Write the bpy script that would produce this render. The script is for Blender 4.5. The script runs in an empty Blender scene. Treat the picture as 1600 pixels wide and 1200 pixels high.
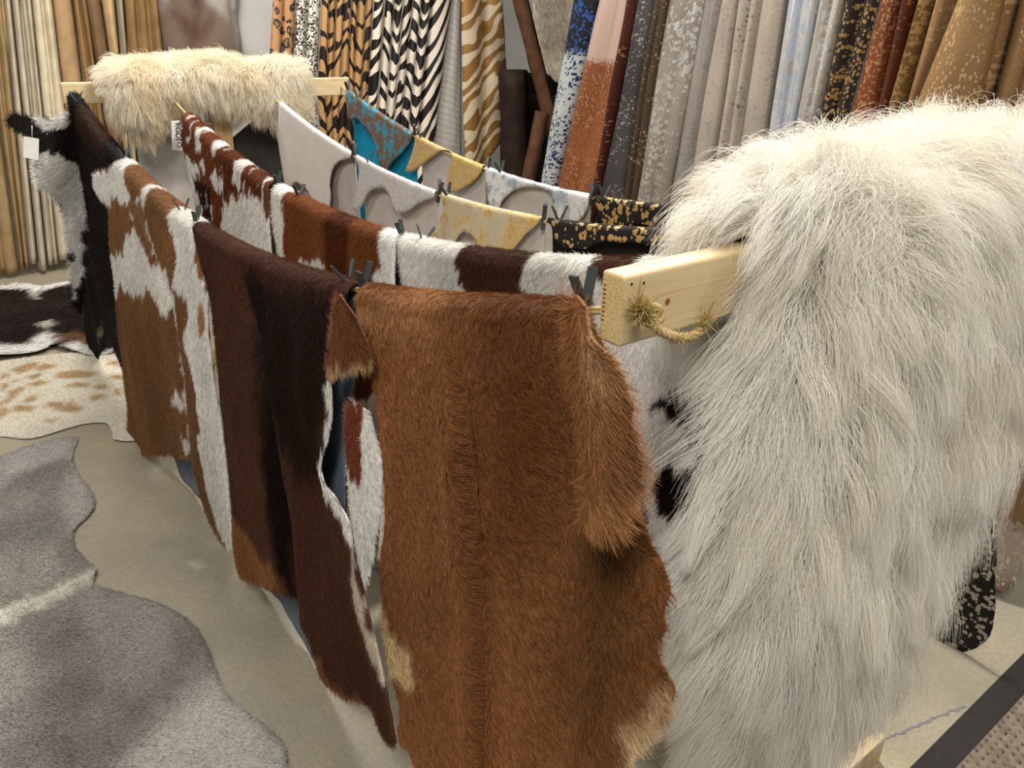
import bpy, bmesh, math, random
import numpy as np
from mathutils import Vector, Matrix
from mathutils.geometry import delaunay_2d_cdt
from mathutils.kdtree import KDTree

# ------------------------------------------------------------------ camera, world, lights
# World axes: X along the two wooden rack bars, Y along the ropes (away from the camera), Z up, floor at 0.
HC = 1.74                                   # camera height
PITCH, ROLL, FPX, YAW = math.radians(24.64), math.radians(1.30), 1212.0, 0.66
_e = np.array
_M = np.stack([_e([math.cos(YAW), math.sin(YAW), 0]), _e([-math.sin(YAW), math.cos(YAW), 0]), _e([0, 0, 1.])])
FW = _M @ _e([0, math.cos(PITCH), -math.sin(PITCH)]); RT = _M @ _e([1., 0, 0]); UP = np.cross(RT, FW)
RR = RT * math.cos(ROLL) + UP * math.sin(ROLL); UR = -RT * math.sin(ROLL) + UP * math.cos(ROLL)
CAM = _e([-0.630, -0.605, HC])

sc = bpy.context.scene
COL = sc.collection
cd = bpy.data.cameras.new('camera'); cam = bpy.data.objects.new('camera', cd); COL.objects.link(cam)
cd.sensor_fit = 'HORIZONTAL'; cd.sensor_width = 36.0; cd.lens = 36.0 * FPX / 1600.0
cd.clip_start = 0.02
cam.matrix_world = Matrix(((RR[0], UR[0], -FW[0], CAM[0]), (RR[1], UR[1], -FW[1], CAM[1]), (RR[2], UR[2], -FW[2], CAM[2]), (0, 0, 0, 1)))
sc.camera = cam

def area(name, loc, target, size, power, col, sy=None):
    l = bpy.data.lights.new(name, 'AREA'); l.energy = power; l.color = col; l.size = size
    if sy: l.shape = 'RECTANGLE'; l.size_y = sy
    o = bpy.data.objects.new(name, l); COL.objects.link(o); o.location = loc
    o.rotation_euler = (Vector(target) - Vector(loc)).to_track_quat('-Z', 'Y').to_euler()
    return o
WARM = (1.0, 0.955, 0.885)
area('ceiling_lamp_main', (1.7, 1.5, 3.9), (0.1, 1.0, 0.5), 0.30, 160, WARM)
area('ceiling_lamp_front', (-1.6, -1.2, 3.9), (0.2, 1.0, 0.5), 0.8, 98, WARM)
area('ceiling_lamp_back', (0.6, 3.9, 3.6), (0.6, 4.8, 1.0), 1.0, 105, WARM)
area('ceiling_lamp_right', (1.3, -1.0, 3.9), (1.0, 0.7, 1.0), 0.7, 44, WARM)
area('ceiling_lamp_left', (-1.8, 3.0, 3.6), (-0.8, 2.6, 0.3), 0.8, 50, WARM)
wd = bpy.data.worlds.new('world'); sc.world = wd; wd.use_nodes = True
wd.node_tree.nodes['Background'].inputs[0].default_value = (1.0, 0.93, 0.84, 1)
wd.node_tree.nodes['Background'].inputs[1].default_value = 0.16
sc.cycles.max_bounces = 6; sc.cycles.diffuse_bounces = 3; sc.cycles.glossy_bounces = 2; sc.cycles.transmission_bounces = 3; sc.cycles.transparent_max_bounces = 4
vs = sc.view_settings
vs.view_transform = 'Standard'; vs.look = 'None'; vs.gamma = 1; vs.use_curve_mapping = False; vs.exposure = -0.08

# ------------------------------------------------------------------ helpers
rng = np.random.default_rng(7)
random.seed(7)
BAR_TOP = HC - 0.2577; BAR_BOT = BAR_TOP - 0.089
FAR_Y = 3.465

def ray(u, v):
    u = np.asarray(u, float); v = np.asarray(v, float)
    return FW + RR * ((u - 800) / FPX)[..., None] - UR * ((v - 600) / FPX)[..., None]
def onax(uv, ax, c):
    uv = np.asarray(uv, float); r = ray(uv[..., 0], uv[..., 1])
    return CAM + r * ((c - CAM[ax]) / r[..., ax])[..., None]
def proj(P):
    q = np.asarray(P) - CAM; z = q @ FW
    return np.stack([800 + FPX * (q @ RR) / z, 600 - FPX * (q @ UR) / z], -1)

def C(h, m=1.0):
    h = h.lstrip('#'); v = [int(h[i:i + 2], 16) / 255 for i in (0, 2, 4)]
    return tuple((x / 12.92 if x <= .04045 else ((x + .055) / 1.055) ** 2.4) * m for x in v)

def _hash(ix, iy, s):
    h = (ix.astype(np.int64) * 374761393 + iy.astype(np.int64) * 668265263 + s * 974711) & 0xffffffff
    h = ((h ^ (h >> 13)) * 1274126177) & 0xffffffff
    return ((h ^ (h >> 16)) & 0xffffff) / float(0xffffff) * 2 - 1
def vnoise(x, y, s=0):
    x0 = np.floor(x); y0 = np.floor(y); fx = x - x0; fy = y - y0
    fx = fx * fx * (3 - 2 * fx); fy = fy * fy * (3 - 2 * fy)
    a = _hash(x0, y0, s); b = _hash(x0 + 1, y0, s); c = _hash(x0, y0 + 1, s); d = _hash(x0 + 1, y0 + 1, s)
    return (a * (1 - fx) + b * fx) * (1 - fy) + (c * (1 - fx) + d * fx) * fy
def fbm(x, y, s=0, o=3):
    r = 0; a = 1.0
    for i in range(o):
        r = r + a * vnoise(x * 2 ** i, y * 2 ** i, s + i * 17); a *= .5
    return r
def sstep(a, b, x):
    t = np.clip((x - a) / (b - a), 0, 1); return t * t * (3 - 2 * t)

def sdf(P, poly):
    """signed distance to a polygon, negative inside"""
    P = np.asarray(P); poly = np.asarray(poly, float); n = len(poly)
    dmin = np.full(len(P), 1e9); inside = np.zeros(len(P), bool)
    for i in range(n):
        a = poly[i]; b = poly[(i + 1) % n]; ab = b - a
        t = np.clip(((P - a) @ ab) / max(ab @ ab, 1e-12), 0, 1)
        dmin = np.minimum(dmin, np.hypot(*(P - a - t[:, None] * ab).T))
        c = ((a[1] > P[:, 1]) != (b[1] > P[:, 1]))
        if abs(b[1] - a[1]) > 1e-12:
            inside ^= c & (P[:, 0] < (b[0] - a[0]) * (P[:, 1] - a[1]) / (b[1] - a[1]) + a[0])
    return np.where(inside, -dmin, dmin)

def resample(poly, step, smooth=1):
    poly = np.asarray(poly, float)
    for _ in range(smooth):                       # corner cutting keeps traced outlines soft
        q = np.roll(poly, -1, 0); poly = np.stack([poly * .78 + q * .22, poly * .22 + q * .78], 1).reshape(-1, 2)
    seg = np.roll(poly, -1, 0) - poly; L = np.hypot(*seg.T); out = []
    for p, s, l in zip(poly, seg, L):
        k = max(1, int(round(l / step)))
        for j in range(k): out.append(p + s * j / k)
    out = np.array(out)
    keep = np.hypot(*(out - np.roll(out, 1, 0)).T) > step * .25
    return out[keep]

# ---- materials
MATS = {}
def newmat(name):
    m = bpy.data.materials.new(name); m.use_nodes = True; MATS[name] = m
    nt = m.node_tree; return m, nt, nt.nodes['Principled BSDF']
def N(nt, typ, **kw):
    n = nt.nodes.new(typ)
    for k, v in kw.items():
        if k.startswith('i_'): n.inputs[k[2:].replace('_', ' ')].default_value = v
        else: setattr(n, k, v)
    return n
def ramp(nt, fac, stops, interp='LINEAR'):
    r = nt.nodes.new('ShaderNodeValToRGB'); r.color_ramp.interpolation = interp
    el = r.color_ramp.elements
    while len(el) > 1: el.remove(el[-1])
    el[0].position = stops[0][0]; el[0].color = (*stops[0][1], 1)
    for p, c in stops[1:]:
        e = el.new(p); e.color = (*c, 1)
    nt.links.new(fac, r.inputs[0]); return r
def mixc(nt, fac, a, b, mode='MIX'):
    m = nt.nodes.new('ShaderNodeMix'); m.data_type = 'RGBA'; m.blend_type = mode
    for sock, v in ((m.inputs[0], fac), (m.inputs[6], a), (m.inputs[7], b)):
        if hasattr(v, 'is_linked') or hasattr(v, 'links'): nt.links.new(v, sock)
        elif isinstance(v, (int, float)): sock.default_value = v
        else: sock.default_value = (*v[:3], 1)
    return m.outputs[2]
def bump(nt, h, bs, strength=.3, dist=.004):
    b = nt.nodes.new('ShaderNodeBump'); b.inputs['Strength'].default_value = strength; b.inputs['Distance'].default_value = dist
    nt.links.new(h, b.inputs['Height']); nt.links.new(b.outputs[0], bs.inputs['Normal']); return b

def mat_attr(name, rough=.6, spec=.25, grain=True, sheen=0.0):
    m, nt, bs = newmat(name)
    a = N(nt, 'ShaderNodeAttribute', attribute_name='hcol')
    col = a.outputs['Color']
    if grain:
        tc = N(nt, 'ShaderNodeUVMap'); mp = N(nt, 'ShaderNodeMapping'); mp.inputs['Scale'].default_value = (420, 110, 1)
        nt.links.new(tc.outputs[0], mp.inputs[0])
        n = N(nt, 'ShaderNodeTexNoise', i_Scale=1.0, i_Detail=3.0); nt.links.new(mp.outputs[0], n.inputs['Vector'])
        r = ramp(nt, n.outputs[0], [(.3, (.62, .62, .62)), (.7, (1.15, 1.15, 1.15))])
        col = mixc(nt, 1.0, col, r.outputs[0], 'MULTIPLY'); bump(nt, n.outputs[0], bs, .25, .003)
    nt.links.new(col, bs.inputs['Base Color'])
    bs.inputs['Roughness'].default_value = rough; bs.inputs['Specular IOR Level'].default_value = spec
    if sheen: bs.inputs['Sheen Weight'].default_value = sheen
    return m
def mat_hair(name, rough=.5, spec=.3, trans=0.0):
    m, nt, bs = newmat(name)
    a = N(nt, 'ShaderNodeAttribute', attribute_name='hcol')
    nt.links.new(a.outputs['Color'], bs.inputs['Base Color'])
    bs.inputs['Roughness'].default_value = rough; bs.inputs['Specular IOR Level'].default_value = spec
    if trans:
        tr = N(nt, 'ShaderNodeBsdfTranslucent'); nt.links.new(a.outputs['Color'], tr.inputs[0])
        mx = N(nt, 'ShaderNodeMixShader'); mx.inputs[0].default_value = trans
        nt.links.new(bs.outputs[0], mx.inputs[1]); nt.links.new(tr.outputs[0], mx.inputs[2])
        nt.links.new(mx.outputs[0], nt.nodes['Material Output'].inputs[0])
    return m
def mat_plain(name, col, rough=.6, spec=.3, metal=0.0, nscale=30, var=.12, bumpd=0.0, coords='Object'):
    m, nt, bs = newmat(name)
    tc = N(nt, 'ShaderNodeTexCoord'); n = N(nt, 'ShaderNodeTexNoise', i_Scale=nscale, i_Detail=4.0)
    nt.links.new(tc.outputs[coords], n.inputs['Vector'])
    r = ramp(nt, n.outputs[0], [(.3, tuple(c * (1 - var) for c in col)), (.7, tuple(min(1, c * (1 + var)) for c in col))])
    nt.links.new(r.outputs[0], bs.inputs['Base Color'])
    bs.inputs['Roughness'].default_value = rough; bs.inputs['Specular IOR Level'].default_value = spec; bs.inputs['Metallic'].default_value = metal
    if bumpd: bump(nt, n.outputs[0], bs, .4, bumpd)
    return m

def mat_speckle(name, base, fleck, scale=60, size=.33, metal=.8, base2=None, b2scale=3, stretch=(1, 1), frough=.28, brough=.6, cover=.5, top=None):
    """short-haired dyed hide with foil flecks; pattern in the hide's own metric UV"""
    m, nt, bs = newmat(name)
    uv = N(nt, 'ShaderNodeUVMap'); mp = N(nt, 'ShaderNodeMapping'); mp.inputs['Scale'].default_value = (stretch[0], stretch[1], 1)
    nt.links.new(uv.outputs[0], mp.inputs[0])
    nz = N(nt, 'ShaderNodeTexNoise', i_Scale=scale * .7, i_Detail=2.0); nt.links.new(mp.outputs[0], nz.inputs['Vector'])
    ds = N(nt, 'ShaderNodeVectorMath', operation='MULTIPLY_ADD'); ds.inputs[1].default_value = (.9 / scale, .9 / scale, 0)
    nt.links.new(nz.outputs['Color'], ds.inputs[0]); nt.links.new(mp.outputs[0], ds.inputs[2])
    vo = N(nt, 'ShaderNodeTexVoronoi', i_Scale=scale); nt.links.new(ds.outputs[0], vo.inputs['Vector'])
    sp = N(nt, 'ShaderNodeSeparateColor'); nt.links.new(vo.outputs['Color'], sp.inputs[0])
    big = N(nt, 'ShaderNodeTexNoise', i_Scale=6.0, i_Detail=2.0); nt.links.new(uv.outputs[0], big.inputs['Vector'])
    th = N(nt, 'ShaderNodeMath', operation='MULTIPLY'); nt.links.new(sp.outputs[0], th.inputs[0]); th.inputs[1].default_value = size * 1.8
    th2 = N(nt, 'ShaderNodeMath', operation='MULTIPLY'); nt.links.new(th.outputs[0], th2.inputs[0])
    bm = N(nt, 'ShaderNodeMapRange'); bm.inputs[1].default_value = .62 - cover * .5; bm.inputs[2].default_value = .75 - cover * .3; nt.links.new(big.outputs[0], bm.inputs[0])
    nt.links.new(bm.outputs[0], th2.inputs[1])
    lt = N(nt, 'ShaderNodeMath', operation='LESS_THAN'); nt.links.new(vo.outputs['Distance'], lt.inputs[0]); nt.links.new(th2.outputs[0], lt.inputs[1])
    bn = N(nt, 'ShaderNodeTexNoise', i_Scale=b2scale, i_Detail=4.0); nt.links.new(uv.outputs[0], bn.inputs['Vector'])
    b2 = base2 or tuple(c * .7 for c in base)
    br = ramp(nt, bn.outputs[0], [(.38, base), (.62, b2)])
    gr = N(nt, 'ShaderNodeTexNoise', i_Scale=1.0, i_Detail=2.0); gm = N(nt, 'ShaderNodeMapping'); gm.inputs['Scale'].default_value = (500, 90, 1)
    nt.links.new(uv.outputs[0], gm.inputs[0]); nt.links.new(gm.outputs[0], gr.inputs['Vector'])
    g2 = ramp(nt, gr.outputs[0], [(.3, (.7, .7, .7)), (.7, (1.1, 1.1, 1.1))])
    bc = mixc(nt, 1.0, br.outputs[0], g2.outputs[0], 'MULTIPLY')
    if top:                                                # upper part of the hide dyed another colour
        s = N(nt, 'ShaderNodeSeparateXYZ'); nt.links.new(uv.outputs[0], s.inputs[0])
        ad = N(nt, 'ShaderNodeMath', operation='MULTIPLY_ADD'); nt.links.new(nz.outputs[0], ad.inputs[0]); ad.inputs[1].default_value = .12; nt.links.new(s.outputs[1], ad.inputs[2])
        mr = N(nt, 'ShaderNodeMapRange'); mr.inputs[1].default_value = top[1] + .05; mr.inputs[2].default_value = top[1] + .08; nt.links.new(ad.outputs[0], mr.inputs[0])
        bc = mixc(nt, mr.outputs[0], bc, top[0]); iv = N(nt, 'ShaderNodeMath', operation='SUBTRACT'); iv.inputs[0].default_value = 1.0; nt.links.new(mr.outputs[0], iv.inputs[1])
        if len(top) < 3:
            l2 = N(nt, 'ShaderNodeMath', operation='MULTIPLY'); nt.links.new(lt.outputs[0], l2.inputs[0]); nt.links.new(iv.outputs[0], l2.inputs[1]); lt = l2
        else: fleck = mixc(nt, mr.outputs[0], fleck, top[2])
    nt.links.new(mixc(nt, lt.outputs[0], bc, fleck), bs.inputs['Base Color'])
    mm = N(nt, 'ShaderNodeMath', operation='MULTIPLY'); nt.links.new(lt.outputs[0], mm.inputs[0]); mm.inputs[1].default_value = metal
    nt.links.new(mm.outputs[0], bs.inputs['Metallic'])
    ro = N(nt, 'ShaderNodeMapRange'); ro.inputs[3].default_value = brough; ro.inputs[4].default_value = frough; nt.links.new(lt.outputs[0], ro.inputs[0])
    nt.links.new(ro.outputs[0], bs.inputs['Roughness']); bs.inputs['Specular IOR Level'].default_value = .3
    return m

def mat_foil(name, base, foil, scale=14, lo=.46, hi=.56, metal=.85, stain=None):
    """leather with rubbed metallic foil patches"""
    m, nt, bs = newmat(name)
    uv = N(nt, 'ShaderNodeUVMap')
    n = N(nt, 'ShaderNodeTexNoise', i_Scale=scale, i_Detail=8.0, i_Roughness=.75); nt.links.new(uv.outputs[0], n.inputs['Vector'])
    nf = N(nt, 'ShaderNodeTexNoise', i_Scale=scale * 7, i_Detail=4.0, i_Roughness=.8); nt.links.new(uv.outputs[0], nf.inputs['Vector'])
    av = N(nt, 'ShaderNodeMath', operation='MULTIPLY_ADD'); nt.links.new(nf.outputs[0], av.inputs[0]); av.inputs[1].default_value = .28
    sb = N(nt, 'ShaderNodeMath', operation='MULTIPLY'); nt.links.new(n.outputs[0], sb.inputs[0]); sb.inputs[1].default_value = .72; nt.links.new(sb.outputs[0], av.inputs[2])
    r = ramp(nt, av.outputs[0], [(lo, (0, 0, 0)), (hi, (1, 1, 1))])
    n2 = N(nt, 'ShaderNodeTexNoise', i_Scale=7.0, i_Detail=5.0); nt.links.new(uv.outputs[0], n2.inputs['Vector'])
    b = ramp(nt, n2.outputs[0], [(.35, base), (.6, tuple(c * .85 for c in base)), (.72, stain or tuple(c * .6 for c in base))])
    nt.links.new(mixc(nt, r.outputs[0], b.outputs[0], foil), bs.inputs['Base Color'])
    mm = N(nt, 'ShaderNodeMath', operation='MULTIPLY'); nt.links.new(r.outputs[0], mm.inputs[0]); mm.inputs[1].default_value = metal
    nt.links.new(mm.outputs[0], bs.inputs['Metallic'])
    ro = N(nt, 'ShaderNodeMapRange'); ro.inputs[3].default_value = .55; ro.inputs[4].default_value = .24; nt.links.new(r.outputs[0], ro.inputs[0])
    nt.links.new(ro.outputs[0], bs.inputs['Roughness'])
    bump(nt, nf.outputs[0], bs, .8, .004)
    return m

def mat_stripes(name, a, b, freq=9.0, dist=3.2, thr=.5, slope=.9, per=.16, metal_b=0.0, fade=0.0):
    """animal stripes printed in the hide's UV: chevrons that bend across each hide"""
    m, nt, bs = newmat(name)
    uv = N(nt, 'ShaderNodeUVMap'); s = N(nt, 'ShaderNodeSeparateXYZ'); nt.links.new(uv.outputs[0], s.inputs[0])
    pp = N(nt, 'ShaderNodeMath', operation='PINGPONG'); nt.links.new(s.outputs[0], pp.inputs[0]); pp.inputs[1].default_value = per
    k = N(nt, 'ShaderNodeMath', operation='MULTIPLY_ADD'); nt.links.new(pp.outputs[0], k.inputs[0]); k.inputs[1].default_value = slope; nt.links.new(s.outputs[1], k.inputs[2])
    cb = N(nt, 'ShaderNodeCombineXYZ'); nt.links.new(s.outputs[0], cb.inputs[0]); nt.links.new(k.outputs[0], cb.inputs[1])
    w = N(nt, 'ShaderNodeTexWave', wave_type='BANDS', bands_direction='Y', i_Scale=freq / 6.283 * 2, i_Distortion=dist, i_Detail=1.0); w.inputs['Detail Scale'].default_value = 2.6
    nt.links.new(cb.outputs[0], w.inputs['Vector'])
    r = ramp(nt, w.outputs['Fac'], [(0, (0, 0, 0)), (thr - .02, (0, 0, 0)), (thr + .02, (1, 1, 1))])
    gn = N(nt, 'ShaderNodeTexNoise', i_Scale=160.0, i_Detail=3.0); nt.links.new(uv.outputs[0], gn.inputs['Vector'])
    ga = ramp(nt, gn.outputs[0], [(.3, tuple(c * .8 for c in a)), (.7, a)])
    nt.links.new(mixc(nt, r.outputs[0], ga.outputs[0], b), bs.inputs['Base Color'])
    if metal_b:
        mm = N(nt, 'ShaderNodeMath', operation='MULTIPLY'); nt.links.new(r.outputs[0], mm.inputs[0]); mm.inputs[1].default_value = metal_b
        nt.links.new(mm.outputs[0], bs.inputs['Metallic'])
    bs.inputs['Roughness'].default_value = .5 if not metal_b else .38; bs.inputs['Specular IOR Level'].default_value = .3
    return m

def mat_leopard(name, base, ring, scale=26):
    m, nt, bs = newmat(name)
    uv = N(nt, 'ShaderNodeUVMap'); nz = N(nt, 'ShaderNodeTexNoise', i_Scale=scale * 1.2, i_Detail=2.0); nt.links.new(uv.outputs[0], nz.inputs['Vector'])
    ds = N(nt, 'ShaderNodeVectorMath', operation='MULTIPLY_ADD'); ds.inputs[1].default_value = (1.1 / scale, 1.1 / scale, 0)
    nt.links.new(nz.outputs['Color'], ds.inputs[0]); nt.links.new(uv.outputs[0], ds.inputs[2])
    vo = N(nt, 'ShaderNodeTexVoronoi', i_Scale=scale); nt.links.new(ds.outputs[0], vo.inputs['Vector'])
    r = ramp(nt, vo.outputs['Distance'], [(0, tuple(c * .55 for c in base)), (.22, tuple(c * .55 for c in base)), (.26, ring), (.43, ring), (.47, base)])
    nt.links.new(r.outputs[0], bs.inputs['Base Color']); bs.inputs['Roughness'].default_value = .55
    return m

# ---- object helpers
def tag(o, label, cat, group=None, kind=None):
    if label: o['label'] = label
    if cat: o['category'] = cat
    if group: o['group'] = group
    if kind: o['kind'] = kind
    return o
def link(name, data, parent=None, loc=None):
    o = bpy.data.objects.new(name, data); COL.objects.link(o)
    if parent: o.parent = parent
    if loc is not None: o.location = loc
    return o
def empty(name, loc): return link(name, None, None, loc)
def mesh_obj(name, V, F, mats, parent=None, origin=None, uv=None, col=None, smooth=True, midx=None):
    V = np.asarray(V, float)
    o0 = np.zeros(3) if origin is None else np.asarray(origin, float)
    me = bpy.data.meshes.new(name); me.from_pydata((V - o0).tolist(), [], [list(map(int, f)) for f in F])
    for m in mats: me.materials.append(m)
    if uv is not None:
        l = me.uv_layers.new(name='UVMap'); li = np.zeros(len(me.loops), np.int32); me.loops.foreach_get('vertex_index', li)
        l.data.foreach_set('uv', np.asarray(uv, np.float32)[li].ravel())
    if col is not None:
        a = me.attributes.new('hcol', 'FLOAT_COLOR', 'POINT')
        a.data.foreach_set('color', np.concatenate([col, np.ones((len(col), 1))], 1).astype(np.float32).ravel())
    if smooth: me.polygons.foreach_set('use_smooth', np.ones(len(me.polygons), bool))
    if midx is not None: me.polygons.foreach_set('material_index', np.asarray(midx, np.int32))
    me.update()
    return link(name, me, parent, None if parent else o0)
def bm_obj(name, bm, mats, parent=None, origin=(0, 0, 0), smooth=False):
    me = bpy.data.meshes.new(name)
    bmesh.ops.translate(bm, verts=bm.verts, vec=-Vector(origin)); bm.to_mesh(me); bm.free()
    for m in mats: me.materials.append(m)
    if smooth: me.polygons.foreach_set('use_smooth', np.ones(len(me.polygons), bool))
    return link(name, me, parent, None if parent else origin)
def box_bm(lo, hi, bev=0.0, seg=2):
    bm = bmesh.new(); bmesh.ops.create_cube(bm, size=1)
    lo, hi = Vector(lo), Vector(hi)
    for v in bm.verts: v.co = Vector([lo[i] + (v.co[i] + .5) * (hi[i] - lo[i]) for i in range(3)])
    if bev: bmesh.ops.bevel(bm, geom=bm.edges[:], offset=bev, segments=seg, affect='EDGES', profile=.5)
    return bm
def tube(path, rad, sides=8, twist=None, closed_ends=True):
    """tube mesh (V,F) along a path; rad scalar or array"""
    path = np.asarray(path, float); n = len(path); rad = np.broadcast_to(np.asarray(rad, float), (n,))
    T = np.gradient(path, axis=0); T /= np.linalg.norm(T, axis=1)[:, None] + 1e-12
    ref = np.array([0, 0, 1.]) if abs(T[0, 2]) < .9 else np.array([1., 0, 0])
    V = []; u = np.cross(T[0], ref); u /= np.linalg.norm(u)
    for i in range(n):
        u = u - T[i] * (u @ T[i]); u /= np.linalg.norm(u) + 1e-12; w = np.cross(T[i], u)
        for k in range(sides):
            a = 2 * math.pi * k / sides; V.append(path[i] + rad[i] * (u * math.cos(a) + w * math.sin(a)))
    F = [[i * sides + k, i * sides + (k + 1) % sides, (i + 1) * sides + (k + 1) % sides, (i + 1) * sides + k] for i in range(n - 1) for k in range(sides)]
    if closed_ends: F += [list(range(sides))[::-1], [(n - 1) * sides + k for k in range(sides)]]
    return V, F
def merge(parts):
    V, F = [], []
    for v, f in parts:
        k = len(V); V += list(v); F += [[i + k for i in q] for q in f]
    return V, F

HAIRMAT = {}
def make_curves(name, P, rad, col, mat, parent, origin):
    """P (n,k,3) hair points"""
    n, k, _ = P.shape
    c = bpy.data.hair_curves.new(name); c.add_curves([k] * n)
    c.attributes['position'].data.foreach_set('vector', (P - np.asarray(origin)).astype(np.float32).ravel())
    r = c.attributes.get('radius') or c.attributes.new('radius', 'FLOAT', 'POINT')
    r.data.foreach_set('value', np.ascontiguousarray(rad, dtype=np.float32).ravel())
    a = c.attributes.new('hcol', 'FLOAT_COLOR', 'CURVE')
    a.data.foreach_set('color', np.concatenate([col, np.ones((n, 1))], 1).astype(np.float32).ravel())
    c.materials.append(mat)
    o = link(name, c, parent)
    return o

def sheet_mesh(poly, pos, grid, flip=False, jitter=.25):
    """triangulate a 2-D outline with an inner grid and map it to 3-D. returns uv, V, F"""
    poly = np.asarray(poly); lo = poly.min(0); hi = poly.max(0)
    gx, gy = np.meshgrid(np.arange(lo[0], hi[0], grid), np.arange(lo[1], hi[1], grid))
    g = np.stack([gx.ravel(), gy.ravel()], 1); g += rng.uniform(-jitter, jitter, g.shape) * grid
    g = g[sdf(g, poly) < -grid * .55]
    pts = np.concatenate([poly, g]); n = len(poly)
    out = delaunay_2d_cdt([Vector(p) for p in pts], [(i, (i + 1) % n) for i in range(n)], [], 1, 1e-6)
    UV = np.array([(v[0], v[1]) for v in out[0]]); F = np.array([f for f in out[2] if len(f) == 3], int)
    a = UV[F]; ar = (a[:, 1, 0] - a[:, 0, 0]) * (a[:, 2, 1] - a[:, 0, 1]) - (a[:, 1, 1] - a[:, 0, 1]) * (a[:, 2, 0] - a[:, 0, 0])
    F[ar < 0] = F[ar < 0][:, ::-1]
    if flip: F = F[:, ::-1]
    return UV, pos(UV), F

def grow(name, UV, V, F, flip, colfn, parent, origin, mat, dens, length, lift, comb, width, mask=None, k=4, curl=0.0, jit=.35, colvar=.22, clump=0.0, clump_n=600, seed=1, droop=0.0, edge=None):
    """hair strands on a sheet. comb(UV)->(da,db) direction in sheet coordinates"""
    r = np.random.default_rng(seed)
    a, b, c = V[F[:, 0]], V[F[:, 1]], V[F[:, 2]]
    ar = np.linalg.norm(np.cross(b - a, c - a), axis=1) / 2
    n = int(ar.sum() * dens); ti = r.choice(len(F), n, p=ar / ar.sum())
    w = r.random((n, 2)); s = w.sum(1) > 1; w[s] = 1 - w[s]; w = np.stack([1 - w.sum(1), w[:, 0], w[:, 1]], 1)
    uv = (UV[F[ti]] * w[..., None]).sum(1); p0 = (V[F[ti]] * w[..., None]).sum(1)
    if mask is not None:
        keep = mask(uv, p0, r); uv, p0, ti = uv[keep], p0[keep], ti[keep]; n = len(uv)
        w = w[keep]
    # smooth normals
    fn = np.cross(b - a, c - a); vn = np.zeros_like(V)
    for j in range(3): np.add.at(vn, F[:, j], fn)
    vn /= np.linalg.norm(vn, axis=1)[:, None] + 1e-12
    nr = (vn[F[ti]] * w[..., None]).sum(1); nr /= np.linalg.norm(nr, axis=1)[:, None] + 1e-12
    # tangents from the sheet's parametrisation
    T = UV[F[ti]]; e1 = T[:, 1] - T[:, 0]; e2 = T[:, 2] - T[:, 0]; det = e1[:, 0] * e2[:, 1] - e1[:, 1] * e2[:, 0]
    E1 = b[ti] - a[ti]; E2 = c[ti] - a[ti]
    dPa = (E1 * e2[:, 1:2] - E2 * e1[:, 1:2]) / det[:, None]; dPb = (E2 * e1[:, 0:1] - E1 * e2[:, 0:1]) / det[:, None]
    cm = comb(uv); cm = cm + r.normal(0, jit, cm.shape)
    if edge is not None: cm = cm + (edge[F[ti]] * w[..., None]).sum(1)
    tg = dPa * cm[:, :1] + dPb * cm[:, 1:]
    tg -= nr * (tg * nr).sum(1)[:, None]; tg /= np.linalg.norm(tg, axis=1)[:, None] + 1e-9
    L = length * np.clip(r.normal(1, .22, n), .4, 1.7)
    lf = np.clip(lift * r.normal(1, .35, n), .03, 1.3)
    P = np.zeros((n, k, 3)); rad = np.zeros((n, k))
    side = np.cross(nr, tg); ph = r.random(n) * 6.28; cu = curl * r.normal(1, .4, n)
    for j in range(k):
        t = j / (k - 1)
        out = lf * (t - .45 * t * t) ; al = np.sqrt(np.clip(1 - lf ** 2 * .3, .3, 1)) * t
        P[:, j] = p0 + nr * (L * out)[:, None] + tg * (L * al * (1 if lift < .8 else .6 * t + .15))[:, None]
        if curl: P[:, j] += (side * (np.sin(ph + t * 5.0) - np.sin(ph))[:, None] + nr * .4 * (np.cos(ph + t * 4.0) - np.cos(ph))[:, None]) * (L * cu * t)[:, None]
        if droop: P[:, j, 2] -= L * droop * t * t
        rad[:, j] = width * .5 * (1 - .8 * t ** 1.5)
    if clump:
        ci = r.choice(n, min(clump_n, n), replace=False); kd = KDTree(len(ci))
        for q, i in enumerate(ci): kd.insert(p0[i], q)
        kd.balance()
        near = np.array([kd.find(p)[1] for p in p0]); ctr = ci[near]
        cs = r.uniform(.55, 1.15, len(ci))[near] * clump
        for j in range(1, k):
            t = j / (k - 1); f = (cs * t ** 1.3)[:, None]
            P[:, j] = P[:, j] * (1 - f) + P[ctr, j] * f
    col = colfn(uv) * np.clip(1 + r.normal(0, colvar, (n, 1)), .35, 1.6)
    return make_curves(name, P, rad, np.clip(col, 0, 1), mat, parent, origin)

def edge_field(UV, poly, reach=.012, gain=1.6):
    """outward direction near the outline, so that the coat overhangs its edge"""
    poly = np.asarray(poly)[::2]; e = 1e-3; d0 = sdf(UV, poly)
    g = np.stack([sdf(UV + [e, 0], poly) - d0, sdf(UV + [0, e], poly) - d0], 1) / e
    return g * (gain * np.exp(np.minimum(d0, 0) / reach))[:, None]

def solidify(o, th, mo=1, off=-1, rim=0):
    m = o.modifiers.new('thickness', 'SOLIDIFY'); m.thickness = th; m.offset = off
    m.material_offset = mo; m.material_offset_rim = rim
    return o

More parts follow.
